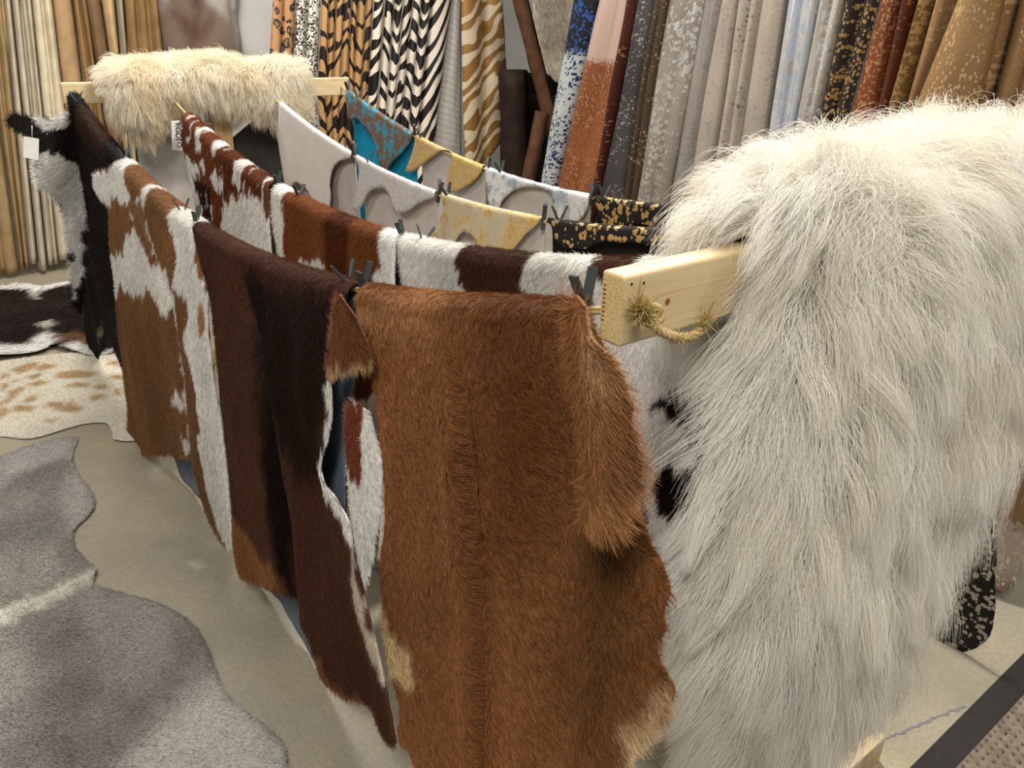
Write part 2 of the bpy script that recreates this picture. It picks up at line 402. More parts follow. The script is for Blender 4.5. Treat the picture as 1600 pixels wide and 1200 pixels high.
# ------------------------------------------------------------------ shared materials
M_FUR = mat_attr('short_fur_skin', .6, .2)
M_HAIR = mat_hair('short_fur_strands', .45, .22, .12)
M_WOOLSKIN = mat_attr('wool_skin', .9, .05, False)
M_WOOL = mat_hair('wool_strands', .55, .2, .38)
M_SUEDE = mat_plain('grey_blue_suede', C('#75838f'), .85, .1, nscale=18, var=.10)
M_SUEDE_W = mat_plain('warm_grey_suede', C('#b9b2ab'), .85, .1, nscale=14, var=.10)
M_SUEDE_D = mat_plain('charcoal_suede', C('#4a4744'), .85, .1, nscale=14, var=.12)
M_SUEDE_B = mat_plain('black_suede', C('#191716'), .85, .1, nscale=14, var=.15)
M_TEAL = mat_plain('teal_suede', C('#1186a8'), .8, .15, nscale=10, var=.10)
M_TAG = mat_plain('tag_card', C('#e6e4e0'), .5, .3, nscale=40, var=.03)
M_INK = mat_plain('black_ink', C('#1a1a1a'), .6, .2)
M_PIN = mat_plain('dark_pin_plastic', C('#383e40'), .35, .5, nscale=120, var=.2)
M_STEEL = mat_plain('spring_steel', C('#8d8d88'), .35, .5, metal=.9)
M_BLACK = mat_plain('black_rubber', C('#2b2725'), .6, .35, nscale=60, var=.15)

def mat_wood(name, a, b, axis=0, fine=1.0):
    m, nt, bs = newmat(name)
    tc = N(nt, 'ShaderNodeTexCoord'); mp = N(nt, 'ShaderNodeMapping')
    s = [60 * fine] * 3; s[axis] = 3.0; mp.inputs['Scale'].default_value = s
    nt.links.new(tc.outputs['Object'], mp.inputs[0])
    n = N(nt, 'ShaderNodeTexNoise', i_Scale=1.0, i_Detail=5.0, i_Distortion=.6); nt.links.new(mp.outputs[0], n.inputs['Vector'])
    r = ramp(nt, n.outputs[0], [(.3, a), (.5, tuple(x * .5 + y * .5 for x, y in zip(a, b))), (.58, a), (.72, b)])
    nt.links.new(r.outputs[0], bs.inputs['Base Color']); bs.inputs['Roughness'].default_value = .5
    bump(nt, n.outputs[0], bs, .15, .001)
    return m
M_PINE = mat_wood('pine_along_x', C('#dcc8a0'), C('#c9ab78'), 0)
M_PINEZ = mat_wood('pine_along_z', C('#dcb884'), C('#c39a62'), 2)
m, nt, bs = newmat('pine_end_grain'); M_END = m
tc = N(nt, 'ShaderNodeTexCoord'); n1 = N(nt, 'ShaderNodeTexVoronoi', i_Scale=420.0); nt.links.new(tc.outputs['Object'], n1.inputs['Vector'])
n2 = N(nt, 'ShaderNodeTexNoise', i_Scale=650.0, i_Detail=2.0); nt.links.new(tc.outputs['Object'], n2.inputs['Vector'])
r1 = ramp(nt, n2.outputs[0], [(.34, C('#b09058')), (.5, C('#cdb27c')), (.75, C('#d9c496'))])
nt.links.new(r1.outputs[0], bs.inputs['Base Color']); bs.inputs['Roughness'].default_value = .8; bump(nt, n2.outputs[0], bs, .5, .001)
M_ROPE = mat_plain('jute_rope', C('#c0a878'), .8, .1, nscale=300, var=.35, bumpd=.001)

# ------------------------------------------------------------------ room shell
def plane_obj(name, V, mats, origin=None):
    o = mesh_obj(name, V, [[0, 1, 2, 3]], mats, None, origin, smooth=False); o['kind'] = 'structure'; return o
m, nt, bs = newmat('sealed_concrete'); M_FLOOR = m
tc = N(nt, 'ShaderNodeTexCoord')
na = N(nt, 'ShaderNodeTexNoise', i_Scale=1.6, i_Detail=6.0, i_Roughness=.6); nt.links.new(tc.outputs['Object'], na.inputs['Vector'])
nb = N(nt, 'ShaderNodeTexNoise', i_Scale=70.0, i_Detail=4.0, i_Roughness=.7); nt.links.new(tc.outputs['Object'], nb.inputs['Vector'])
ca = ramp(nt, na.outputs[0], [(.32, C('#8f8878')), (.5, C('#9f9785')), (.68, C('#aea288'))])
cb = ramp(nt, nb.outputs[0], [(.28, (.80, .80, .81)), (.5, (.97, .97, .96)), (.72, (1.10, 1.09, 1.06))])
nt.links.new(mixc(nt, 1.0, ca.outputs[0], cb.outputs[0], 'MULTIPLY'), bs.inputs['Base Color'])
bs.inputs['Roughness'].default_value = .38; bs.inputs['Specular IOR Level'].default_value = .35
plane_obj('floor', [(-4.5, -3, 0), (6, -3, 0), (6, 6.4, 0), (-4.5, 6.4, 0)], [M_FLOOR])
M_WALL = mat_plain('painted_wall', C('#dcdad4'), .8, .2, nscale=3, var=.03)
M_WALLD = mat_plain('blue_grey_wall', C('#6f7c7f'), .8, .2, nscale=3, var=.05)
plane_obj('wall_back', [(-4.5, 6.4, 0), (6, 6.4, 0), (6, 6.4, 3.2), (-4.5, 6.4, 3.2)], [M_WALL])
plane_obj('wall_right', [(6, 6.4, 0), (6, -3, 0), (6, -3, 3.2), (6, 6.4, 3.2)], [M_WALLD])
# crack in the concrete
def floor_strip(name, px, w, mat, parent, z=.0012):
    P = onax(np.array(px), 2, z); P = np.concatenate([P[:-1] + (P[1:] - P[:-1]) * t for t in np.linspace(0, 1, 6)[:-1, None, None]], 0) if 0 else P
    pts = []
    for i in range(len(P) - 1):
        for t in np.linspace(0, 1, 8)[:-1]: pts.append(P[i] * (1 - t) + P[i + 1] * t)
    pts.append(P[-1]); pts = np.array(pts); pts[:, :2] += rng.normal(0, .003, (len(pts), 2))
    T = np.gradient(pts, axis=0); nrm = np.stack([-T[:, 1], T[:, 0], T[:, 2] * 0], 1); nrm /= np.linalg.norm(nrm, axis=1)[:, None]
    ww = w * rng.uniform(.4, 1.2, (len(pts), 1))
    V = np.concatenate([pts - nrm * ww, pts + nrm * ww]); n = len(pts)
    return mesh_obj(name, V, [[i, i + 1, n + i + 1, n + i] for i in range(n - 1)], [mat], parent)
M_CRACK = mat_plain('crack_filler', C('#77777a'), .8, .1, nscale=90, var=.2)
floor_strip('floor_crack', [(1370, 1160), (1400, 1147), (1440, 1130), (1470, 1117), (1510, 1104)], .004, M_CRACK, bpy.data.objects['floor'])

# ------------------------------------------------------------------ wooden rack frames (bar, post, base)
def rack_frame(label, y0, base_y):
    root = empty('rack_frame', (.69, y0 + .019, 0)); tag(root, label, 'wooden rack', 'end frames of the hide rack')
    og = (.69, y0 + .019, 0)
    bm = box_bm((0, y0, BAR_BOT), (1.38, y0 + .038, BAR_TOP), .005, 3); bm.normal_update()
    for f in bm.faces: f.material_index = 1 if abs(f.normal.x) > .7 else 0
    bar = bm_obj('bar', bm, [M_PINE, M_END], root, og)
    bm_obj('post', box_bm((.69 - .044, y0 + .04, 0.0), (.69 + .044, y0 + .078, BAR_TOP - .002), .004), [M_PINEZ], root, og)
    bm_obj('base', box_bm((.30, base_y, 0.001), (1.05, base_y + .038, .09), .004), [M_PINE], root, og)
    bm_obj('foot', box_bm((.69 - .044, base_y - .16, .001), (.69 + .044, base_y - .001, .04), .004), [M_PINEZ], root, og)
    return root, bar
near_frame, near_bar = rack_frame('pine rack bar beside the caramel hide, long white sheepskin over it', 0.0, -.062)
far_frame, far_bar = rack_frame('pine rack bar far behind, under the short cream sheepskin', FAR_Y, FAR_Y + .085)
# nail heads, stamp on the near bar
def disc(name, c, rad, nrm, mat, parent, og, th=.0012, n=10):
    nrm = np.asarray(nrm, float); u = np.cross(nrm, [0.3, .5, .81]); u /= np.linalg.norm(u); w = np.cross(nrm, u); c = np.asarray(c, float)
    ring = [c + rad * (u * math.cos(a) + w * math.sin(a)) for a in np.linspace(0, 2 * math.pi, n, endpoint=False)]
    V = ring + [p + nrm * th for p in ring]
    F = [[i, (i + 1) % n, n + (i + 1) % n, n + i] for i in range(n)] + [[n + i for i in range(n)], list(range(n))[::-1]]
    return mesh_obj(name, V, F, [mat], parent, og, smooth=False)
M_KNOTW = mat_plain('pine_knot', C('#8a5a2a'), .6, .2); M_RED = mat_plain('red_stamp_ink', C('#8c3a22'), .8, .1)
og = (.69, .019, 0)
disc('wood_knot', onax((1043, 471), 1, -.0002), .0042, (0, -1, 0), M_KNOTW, near_bar, og, .0005)
for p in ((987, 444), (1006, 442)): disc('nail_hole', onax(p, 1, -.0002), .0017, (0, -1, 0), M_INK, near_bar, og, .0004, 8)
for i in range(9):                                        # the red mill stamp near the edge of the end grain
    z0 = BAR_TOP - .018 - i * .0055; l = (.004, .006, .005, .003, .006, .005, .006, .004, .005)[i]
    bm_obj('stamp_mark', box_bm((-.0006, .031 - l * .5, z0), (.0002, .031 + l * .3, z0 + .0016)), [M_RED], near_bar, og)

# ------------------------------------------------------------------ ropes
ZA = BAR_TOP - .044; SAG = .255
def ztop(Y): return ZA + .012 - SAG * (1 - ((np.asarray(Y, float) - 1.72) / 1.72) ** 2)
ROPE_X = (.035, .43, .90, 1.33)
def twisted(path, R, turns_per_m, rs, sides=6):
    path = np.asarray(path, float); seg = np.linalg.norm(np.diff(path, axis=0), axis=1); s = np.concatenate([[0], np.cumsum(seg)])
    T = np.gradient(path, axis=0); T /= np.linalg.norm(T, axis=1)[:, None]
    u0 = np.cross(T, [0.21, .13, .97]); u0 /= np.linalg.norm(u0, axis=1)[:, None]; w0 = np.cross(T, u0)
    parts = []
    for k in range(3):
        a = 2 * math.pi * (s * turns_per_m + k / 3)
        parts.append(tube(path + R * (u0 * np.cos(a)[:, None] + w0 * np.sin(a)[:, None]), rs, sides))
    return merge(parts)
ropes = []
RLAB = ('jute rope carrying the caramel, dark brown and tan hides', 'jute rope carrying the speckled, rust and black-and-white hides',
        'jute rope carrying the white, silver and gold foil hides', 'jute rope carrying the turquoise and gold hides, closest to the wall hides')
for k, x in enumerate(ROPE_X):
    Y = np.linspace(-.012, FAR_Y + .05, 110); P = np.stack([np.full_like(Y, x), Y, ztop(Y) - .016 - .0], 1)
    V, F = twisted(P, .0028, 30, .0032, 5)
    o = mesh_obj('rope', V, F, [M_ROPE], None, (x, 1.7, 0.0)); tag(o, RLAB[k], 'rope', 'ropes of the hide rack'); ropes.append(o)
    # knot on the front face of the near bar
    kc = np.array([x, -.018, ZA - .004]); t = np.linspace(0, 2 * math.pi, 60)
    kp = kc + .0095 * np.stack([(2 + np.cos(3 * t)) * np.cos(2 * t) * .45, np.sin(3 * t) * .55, (2 + np.cos(3 * t)) * np.sin(2 * t) * .45], 1)
    V, F = tube(kp, .0045, 6); mesh_obj('knot', V, F, [M_ROPE], o, (x, 1.7, 0.0))
# frayed tuft and hanging tail on the visible rope end
tail = [(1012, 492), (1016, 500), (1024, 511), (1036, 520), (1050, 525), (1066, 528), (1082, 526), (1093, 519), (1100, 508), (1101, 500)]
tp = np.array([onax(p, 1, -.022 - .003 * i) for i, p in enumerate(tail)])
tt = np.linspace(0, len(tp) - 1, 60); tp = np.stack([np.interp(tt, range(len(tp)), tp[:, i]) for i in range(3)], 1)
V, F = twisted(tp, .0034, 42, .0036, 6); mesh_obj('rope_tail', V, F, [M_ROPE], ropes[0], (ROPE_X[0], 1.7, 0.0))
def fray(name, c, n, L, dirv, spread, seed, parent, origin):
    r = np.random.default_rng(seed); d = r.normal(0, spread, (n, 3)) + np.asarray(dirv); d /= np.linalg.norm(d, axis=1)[:, None]
    s = np.asarray(c) + r.normal(0, .0035, (n, 3)); l = L * r.uniform(.4, 1.2, (n, 1)); b = r.normal(0, .4, (n, 3))
    P = np.stack([s + d * l * t + b * l * t * t for t in (0, .33, .66, 1)], 1)
    P[:, :, 1] = np.minimum(P[:, :, 1], -.003)
    colr = np.array(C('#bda468')) * r.uniform(.5, 1.2, (n, 1))
    make_curves(name, P, np.full((n, 4), .00035), colr, M_HAIR, parent, origin)
fray('frayed_tuft', onax((1000, 485), 1, -.016), 900, .014, (-.3, -.6, .1), .8, 3, ropes[0], (ROPE_X[0], 1.7, 0.0))
fray('frayed_end', tp[-1], 120, .012, (.1, -.3, .5), .8, 4, ropes[0], (ROPE_X[0], 1.7, 0.0))
fray('loose_fibres', tp[30], 60, .012, (0, -.2, .2), 1.2, 5, ropes[0], (ROPE_X[0], 1.7, 0.0))

# ------------------------------------------------------------------ draped hides
class Drape:
    """a sheet over a line: coordinates (a, t): a along the line, t = arc length from the ridge, + on the camera side"""
    def __init__(s, axis, c0, top, r, spf, spb, wave=None, k=.4):
        s.axis, s.c0, s.top, s.r, s.spf, s.spb, s.wave, s.k = axis, c0, top, r, spf, spb, wave, k
        s.oi = 0 if axis == 'Y' else 1; s.ai = 1 - s.oi
        s.flip = axis == 'X'
    def off(s, drop, sp): return s.r + sp * (1 - np.exp(-np.maximum(drop - s.r, 0) / s.k))
    def t_of(s, drop):
        return np.where(drop > s.r, drop - s.r + s.r * math.pi / 2, s.r * np.arccos(np.clip(1 - drop / s.r, -1, 1)))
    def un(s, px):
        px = np.asarray(px, float); c = np.full(px.shape[:-1], s.c0 - s.r)
        for _ in range(40):
            r = ray(px[..., 0], px[..., 1]); P = CAM + r * ((c - CAM[s.oi]) / r[..., s.oi])[..., None]
            a = P[..., s.ai]; drop = np.maximum(s.top(a) - P[..., 2], 0)
            o = np.where(drop < s.r, np.sqrt(np.maximum(s.r ** 2 - (s.r - drop) ** 2, 0)), s.off(drop, s.spf))
            c = c * .4 + (s.c0 - o) * .6
        return np.stack([a, s.t_of(drop)], -1)
    def pos(s, UV):
        a, t = UV[:, 0], UV[:, 1]; m = np.abs(t); sg = np.where(t >= 0, 1.0, -1.0); q = s.r * math.pi / 2
        th = np.minimum(m, q) / s.r; drop = np.where(m < q, s.r * (1 - np.cos(th)), m - q + s.r)
        o = np.where(m < q, s.r * np.sin(th), np.where(sg > 0, s.off(drop, s.spf), s.off(drop, s.spb)))
        dz = 0
        if s.wave is not None:                               # relief acts along the local normal: up on the ridge, outwards on the flaps
            wv = s.wave(a, t, drop); o = o + wv * np.sin(th); dz = wv * np.cos(th)
        P = np.zeros((len(a), 3)); P[:, s.oi] = s.c0 - sg * o; P[:, s.ai] = a; P[:, 2] = np.maximum(s.top(a) - drop + dz, .012)
        return P

def std_wave(amp=.012, f=5.0, seed=0, creases=()):
    def w(a, t, drop):
        g = amp * sstep(.02, .5, drop) * (fbm(a * f, t * .8 + 3, seed, 2))
        for pts, depth, wd_ in creases:                    # crease: polyline in (a,t)
            pts = np.asarray(pts); o = np.argsort(pts[:, 1]); a0 = np.interp(t, pts[o, 1], pts[o, 0])
            g = g - depth * sstep(.03, .22, drop) * np.exp(-((a - a0) / wd_) ** 2) * (t > 0)
        return g
    return w

def make_colfn(base, patches, seed=0, warp=.012, wf=45.0, tone=.18, tf=5.0, speck=None, stretch=(1, .45)):
    """colour of the coat in sheet coordinates: base, traced patches with ragged edges, slow tone changes"""
    base = np.array(base)
    def f(UV):
        U = UV.astype(float)
        wx = fbm(U[:, 0] * wf * stretch[0], U[:, 1] * wf * stretch[1], seed + 3, 2) * warp
        wy = fbm(U[:, 0] * wf * stretch[0] + 31, U[:, 1] * wf * stretch[1] + 7, seed + 9, 2) * warp * 1.6
        Q = U + np.stack([wx, wy], 1)
        c = np.tile(base, (len(U), 1)) * (1 + tone * fbm(U[:, 0] * tf, U[:, 1] * tf * .6, seed, 3))[:, None]
        for poly, colr, soft in patches:
            d = sdf(Q, poly); m = 1 - sstep(-soft, soft, d)
            cc = np.array(colr) * (1 + .07 * fbm(U[:, 0] * 9, U[:, 1] * 9, seed + 5, 2))[:, None]
            c = c * (1 - m[:, None]) + cc * m[:, None]
        if speck:
            colr, fr, lo, fn = speck
            m = sstep(lo, lo + .12, fbm(U[:, 0] * fr, U[:, 1] * fr * .4, seed + 40, 3) + (fn(U) if fn else 0))
            c = c * (1 - m[:, None]) + np.array(colr) * m[:, None]
        return np.clip(c, 0, 1)
    return f

def hide(name, label, dr, outline, back, base, patches=(), fur=None, suede=None, cat='hide', group=None, mat=None, grid=.012, seed=1, th=.004, back_in=(0, 0), ragged=.003, soft=.003, creases=(), amp=.012, wf=5.0, extra=(), smooth=1, **ck):
    """outline: traced camera-side contour from the far ridge end, down and round to the near ridge end"""
    uv = dr.un(np.array(outline, float))
    uv = np.concatenate([uv, np.array(extra).reshape(-1, 2)]) if len(extra) else uv
    a0, a1 = uv[0, 0], uv[-1, 0]
    yb = np.linspace(0, 1, 7)
    backp = [(a1 + .012 + back_in[1] * t, -back * t) for t in (.1, .4, .7, .93)] + [(a1 + .012 + back_in[1] + (a0 - .024 + back_in[0] - a1 - back_in[1]) * q, -back * (1 + .05 * math.sin(9 * q + seed))) for q in (.12, .3, .5, .7, .88)] + [(a0 - .012 + back_in[0] * t, -back * t) for t in (.93, .7, .4, .1)]
    poly = np.concatenate([uv, backp]) if back > 0 else uv
    poly = resample(poly, grid * .9, smooth)
    poly = poly + np.stack([vnoise(np.arange(len(poly)) * .37, np.zeros(len(poly)), seed), vnoise(np.arange(len(poly)) * .41, np.ones(len(poly)), seed + 1)], 1) * ragged
    dr.wave = std_wave(amp, wf, seed, [(dr.un(np.array(p, float)), d, w) for p, d, w in creases])
    UV, V, F = sheet_mesh(poly, dr.pos, grid, dr.flip)
    def over(q):                                          # patches that reach the ridge run on over it
        q = q.copy(); q[q[:, 1] < .035, 1] = -.12; return q
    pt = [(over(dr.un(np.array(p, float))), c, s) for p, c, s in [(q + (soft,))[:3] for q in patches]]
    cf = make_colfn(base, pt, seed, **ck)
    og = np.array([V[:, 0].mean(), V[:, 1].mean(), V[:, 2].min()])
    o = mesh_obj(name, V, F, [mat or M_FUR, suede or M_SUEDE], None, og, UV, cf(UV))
    solidify(o, th); tag(o, label, cat, group)
    if fur:
        fd = dict(fur); cmb = np.array(fd.pop('comb', (.25, 1.0)))
        ff = fd.pop('flow', 0.35)
        def comb(U, cmb=cmb): 
            s_ = 1.0                                   # the coat runs one way, over the ridge
            ang = fbm(U[:, 0] * 4, U[:, 1] * 3, seed + 77, 2) * ff
            return np.stack([cmb[0] + ang, cmb[1] * s_ + 0 * ang], 1)
        lim = fd.pop('back', .06); tmax = fd.pop('tmax', 9)
        grow('fur', UV, V, F, dr.flip, cf, o, og, M_HAIR, mask=lambda U, p, r: (U[:, 1] > -lim) & (U[:, 1] < tmax), comb=comb, seed=seed, edge=edge_field(UV, poly), **fd)
    return o, og, cf

def flat_sheet(name, label, px, planefn, base, patches=(), fur=None, suede=None, cat='hide', group=None, mat=None, grid=.012, seed=1, th=.004, parent=None, porigin=None, relief=None, ragged=.003, flip=False, soft=.003, smooth=1, mats=None, **ck):
    """a sheet on a plane. planefn(px)->(a,b) metric, planefn.pos(ab)->3-D"""
    to2, pos = planefn
    poly = resample(to2(np.array(px, float)), grid * .9, smooth)
    poly = poly + np.stack([vnoise(np.arange(len(poly)) * .37, np.zeros(len(poly)), seed), vnoise(np.arange(len(poly)) * .41, np.ones(len(poly)), seed + 1)], 1) * ragged
    p3 = (lambda UV: pos(UV, relief(UV, poly) if relief else 0 * UV[:, 0]))
    UV, V, F = sheet_mesh(poly, p3, grid, flip)
    pt = [(to2(np.array(p, float)), c, s) for p, c, s in [(q + (soft,))[:3] for q in patches]]
    cf = make_colfn(base, pt, seed, **ck)
    og = np.asarray(porigin) if parent else np.array([V[:, 0].mean(), V[:, 1].mean(), V[:, 2].min()])
    o = mesh_obj(name, V, F, [mat or M_FUR, suede or M_SUEDE], parent, og, UV, cf(UV)); solidify(o, th)
    if not parent: tag(o, label, cat, group)
    if fur:
        fd = dict(fur); cmb = np.array(fd.pop('comb', (0, -1.0))); ff = fd.pop('flow', .35)
        grow('fur', UV, V, F, flip, cf, o, og, M_HAIR, comb=lambda U: np.stack([cmb[0] + fbm(U[:, 0] * 4, U[:, 1] * 4, seed + 7, 2) * ff, cmb[1] + 0 * U[:, 0]], 1), seed=seed, edge=edge_field(UV, poly), **fd)
    return o, og, cf

def plane_Z(z):
    return (lambda px: onax(px, 2, z)[..., :2], lambda UV, h: np.stack([UV[:, 0], UV[:, 1], z + h], 1))
def plane_Y(y, tilt=0):                 # faces the camera side (-Y); flip not needed: (x, z) gives normal -Y
    return (lambda px: onax(px, 1, y)[..., [0, 2]], lambda UV, h: np.stack([UV[:, 0], y - h, UV[:, 1]], 1))
def plane_X(x):                         # faces -X: use (-y... ) so (y, z) gives +X -> flip
    return (lambda px: onax(px, 0, x)[..., [1, 2]], lambda UV, h: np.stack([x - h, UV[:, 0], UV[:, 1]], 1))

def rope_drape(k, r=.03, spf=.09, spb=None): return Drape('Y', ROPE_X[k], ztop, r, spf, (-.075 if k == 0 else .0) if spb is None else spb)
SHORT = dict(dens=150000, length=.015, lift=.34, width=.0006)

# ------------------------------------------------------------------ hides on the first rope
WHITE = C('#e9e6e0'); CREAM = C('#d9c3a0')
H2B = C('#8a6340'); H3B = C('#593628'); H4B = C('#8f5e35'); BLK = C('#191210')
def legsheet(parent, og, cf_base, px, xplane, seed, fur, dx=0.0, patches=(), creases=None, relief=None, name='leg_flap', grid=.007, **ck):
    return flat_sheet(name, None, px, plane_X(xplane), cf_base, patches, fur, M_SUEDE, parent=parent, porigin=og, seed=seed, flip=True, grid=grid, relief=relief, **ck)

# 1: near-black hide by the far bar
d = rope_drape(0, .022, .04)
o, og, cf = hide('cowhide', 'near-black cowhide with white wing and price tag, hung by the far bar', d,
    [(108, 165), (112, 200), (118, 240), (125, 330), (130, 420), (128, 480), (135, 530), (148, 562), (160, 545), (172, 520), (180, 545), (190, 572), (198, 605), (201, 560), (200, 480), (194, 420), (190, 350), (186, 300), (184, 256)],
    1.14, BLK, [([(152, 512), (157, 500), (159, 515), (154, 530)], C('#8f8474')), ([(186, 470), (193, 480), (199, 560), (195, 560)], C('#a89c8c')), ([(118, 180), (140, 190), (160, 215), (165, 240), (140, 225), (122, 200)], C('#3a2519'), .03)],  # lighter brown patch at the top is a sheen painted into the coat
    fur=dict(SHORT, dens=60000, length=.02, width=.0014), seed=11, amp=.01, group='hides on the first rope')
o1 = o
wing = flat_sheet('leg', None, [(114, 163), (106, 174), (95, 184), (60, 186), (25, 178), (13, 184), (11, 196), (30, 206), (52, 214), (62, 236), (50, 252), (57, 290), (85, 308), (100, 330), (104, 380), (113, 425), (111, 460), (118, 482), (130, 492), (134, 330), (124, 240)], plane_Y(3.36), BLK,
    [([(50, 183), (95, 180), (104, 164), (110, 180), (106, 196), (80, 203), (60, 195)], WHITE), ([(58, 238), (90, 236), (120, 252), (134, 330), (124, 420), (118, 470), (100, 400), (98, 330), (55, 292), (48, 250)], WHITE), ([(104, 395), (116, 388), (114, 410), (104, 412)], BLK)],
    dict(SHORT, dens=90000, length=.022, width=.0016, comb=(-.8, -.5)), parent=o, porigin=og, seed=12, relief=lambda UV, p: .03 * fbm(UV[:, 0] * 6, UV[:, 1] * 4, 5, 2), grid=.01)
# 2: tan and white
d = rope_drape(0, .033, .09)
o, og, cf = hide('cowhide', 'tan-and-white patched cowhide between the near-black and the dark brown hides', d,
    [(186, 254), (172, 266), (147, 273), (142, 285), (152, 300), (172, 322), (172, 360), (172, 390), (178, 430), (185, 520), (192, 560), (196, 600), (203, 640), (205, 702), (240, 706), (270, 708), (290, 715), (300, 727), (318, 790), (335, 830), (357, 868), (361, 820), (353, 720), (345, 650), (335, 600), (332, 560), (326, 500), (326, 460), (312, 410), (304, 380), (298, 352)],
    1.20, H2B, [
     ([(138, 270), (175, 262), (190, 262), (196, 280), (205, 312), (192, 318), (176, 303), (174, 322), (150, 302)], WHITE),
     ([(208, 315), (222, 304), (245, 302), (240, 310), (228, 320), (222, 312)], WHITE),
     ([(203, 320), (209, 330), (211, 342), (205, 335)], WHITE),
     ([(170, 395), (192, 393), (198, 365), (210, 354), (222, 375), (234, 412), (245, 420), (252, 425), (262, 445), (266, 470), (262, 492), (250, 480), (243, 466), (248, 455), (240, 465), (228, 447), (219, 463), (203, 458), (193, 446), (186, 442), (184, 470), (180, 470), (172, 420)], WHITE),
     ([(222, 332), (236, 362), (246, 400), (262, 425), (274, 452), (278, 500), (284, 560), (288, 620), (291, 680), (295, 712), (290, 712), (285, 680), (280, 600), (274, 530), (266, 480), (254, 436), (240, 410), (230, 370)], WHITE),
     ([(263, 340), (284, 338), (300, 356), (306, 400), (328, 462), (326, 500), (332, 560), (336, 600), (347, 660), (355, 730), (362, 810), (358, 870), (345, 845), (333, 800), (322, 750), (310, 690), (315, 670), (308, 620), (304, 585), (290, 545), (287, 530), (296, 490), (295, 470), (285, 455), (272, 440), (276, 410), (277, 390), (270, 365)], WHITE),
     ([(312, 470), (320, 480), (322, 510), (316, 520), (312, 495)], C('#b58a5c')),
     ([(263, 622), (276, 604), (284, 645), (270, 628)], WHITE), ([(281, 680), (288, 690), (294, 712), (288, 712)], WHITE)],
    fur=dict(SHORT, dens=90000, length=.018, width=.0011), seed=21, amp=.012, creases=[([(213, 325), (240, 400), (266, 470), (282, 580), (292, 712)], .035, .03)], group='hides on the first rope')
o2 = o
# 3: dark brown
d = rope_drape(0, .028, .09)
o, og, cf = hide('cowhide', 'dark chocolate-brown cowhide with pale fringe, left of the caramel hide', d,
    [(304, 358), (307, 400), (329, 460), (338, 560), (350, 640), (359, 720), (364, 800), (365, 880), (378, 908), (432, 914), (455, 950), (478, 985), (490, 1020), (500, 1062), (540, 1092), (560, 1105), (590, 1150), (615, 1174), (608, 1130), (595, 1060), (580, 1000), (570, 950), (560, 900), (550, 850), (545, 815), (520, 775), (492, 745), (498, 720), (512, 680), (517, 650), (515, 600), (508, 590), (512, 560), (525, 520), (535, 480), (543, 456)],
    1.20, H3B, [
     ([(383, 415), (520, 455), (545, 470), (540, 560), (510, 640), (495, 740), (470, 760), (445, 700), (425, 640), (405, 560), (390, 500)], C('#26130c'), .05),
     ([(383, 420), (412, 440), (425, 600), (440, 740), (450, 960), (470, 985), (435, 915), (420, 800), (405, 640), (390, 520)], C('#160b07'), .03),  # near-black band: shadow side of the fold painted into the coat
     ([(362, 800), (385, 840), (432, 890), (440, 920), (375, 912), (358, 880)], C('#9a6a3e'), .025),
     ([(470, 1000), (500, 1030), (520, 1070), (545, 1085), (600, 1150), (560, 1110), (498, 1065)], C('#8f6038'), .015),
     ([(520, 590), (520, 650), (515, 685), (500, 722), (496, 745), (522, 772), (548, 812), (553, 850), (548, 852), (530, 805), (500, 765), (485, 748), (488, 730), (505, 680), (510, 640), (506, 595)], WHITE, .006),
     ([(548, 850), (556, 900), (566, 950), (580, 1000), (596, 1060), (590, 1060), (572, 1010), (556, 960), (546, 900)], C('#d8cbb8'), .012)],
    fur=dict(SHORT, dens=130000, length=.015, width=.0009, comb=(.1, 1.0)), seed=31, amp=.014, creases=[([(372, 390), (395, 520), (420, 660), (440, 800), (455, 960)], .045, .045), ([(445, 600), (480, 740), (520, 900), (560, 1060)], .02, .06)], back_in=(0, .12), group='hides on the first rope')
o3 = o
flat_sheet('leg_flap', None, [(538, 456), (552, 478), (566, 505), (576, 540), (583, 572), (560, 572), (532, 580), (508, 592), (502, 572), (514, 545), (524, 510), (531, 480)], plane_X(-.045), C('#7a4a2c'),
    [([(500, 578), (530, 568), (560, 562), (585, 562), (585, 580), (530, 585), (505, 595)], C('#c2a074'), .008)], dict(SHORT, dens=150000, length=.018, width=.0008, comb=(-.6, -.6)), parent=o, porigin=og, seed=32, flip=True, grid=.007,
    relief=lambda UV, p: .012 * np.sin((UV[:, 0] - UV[:, 0].min()) * 18))
flat_sheet('leg', None, [(545, 630), (575, 628), (592, 690), (597, 760), (591, 850), (573, 926), (560, 900), (552, 830), (546, 740), (542, 680)], plane_X(-.045), WHITE,
    [([(540, 620), (575, 620), (572, 690), (566, 742), (552, 748), (542, 690)], C('#7d4128')), ([(566, 712), (572, 720), (568, 750), (563, 748)], C('#7d4128'))], dict(SHORT, dens=120000, length=.016, width=.0009, comb=(-.4, -.9)), parent=o, porigin=og, seed=33, flip=True, grid=.008, relief=lambda UV, p: .01 * np.sin((UV[:, 0] - UV[:, 0].min()) * 20))
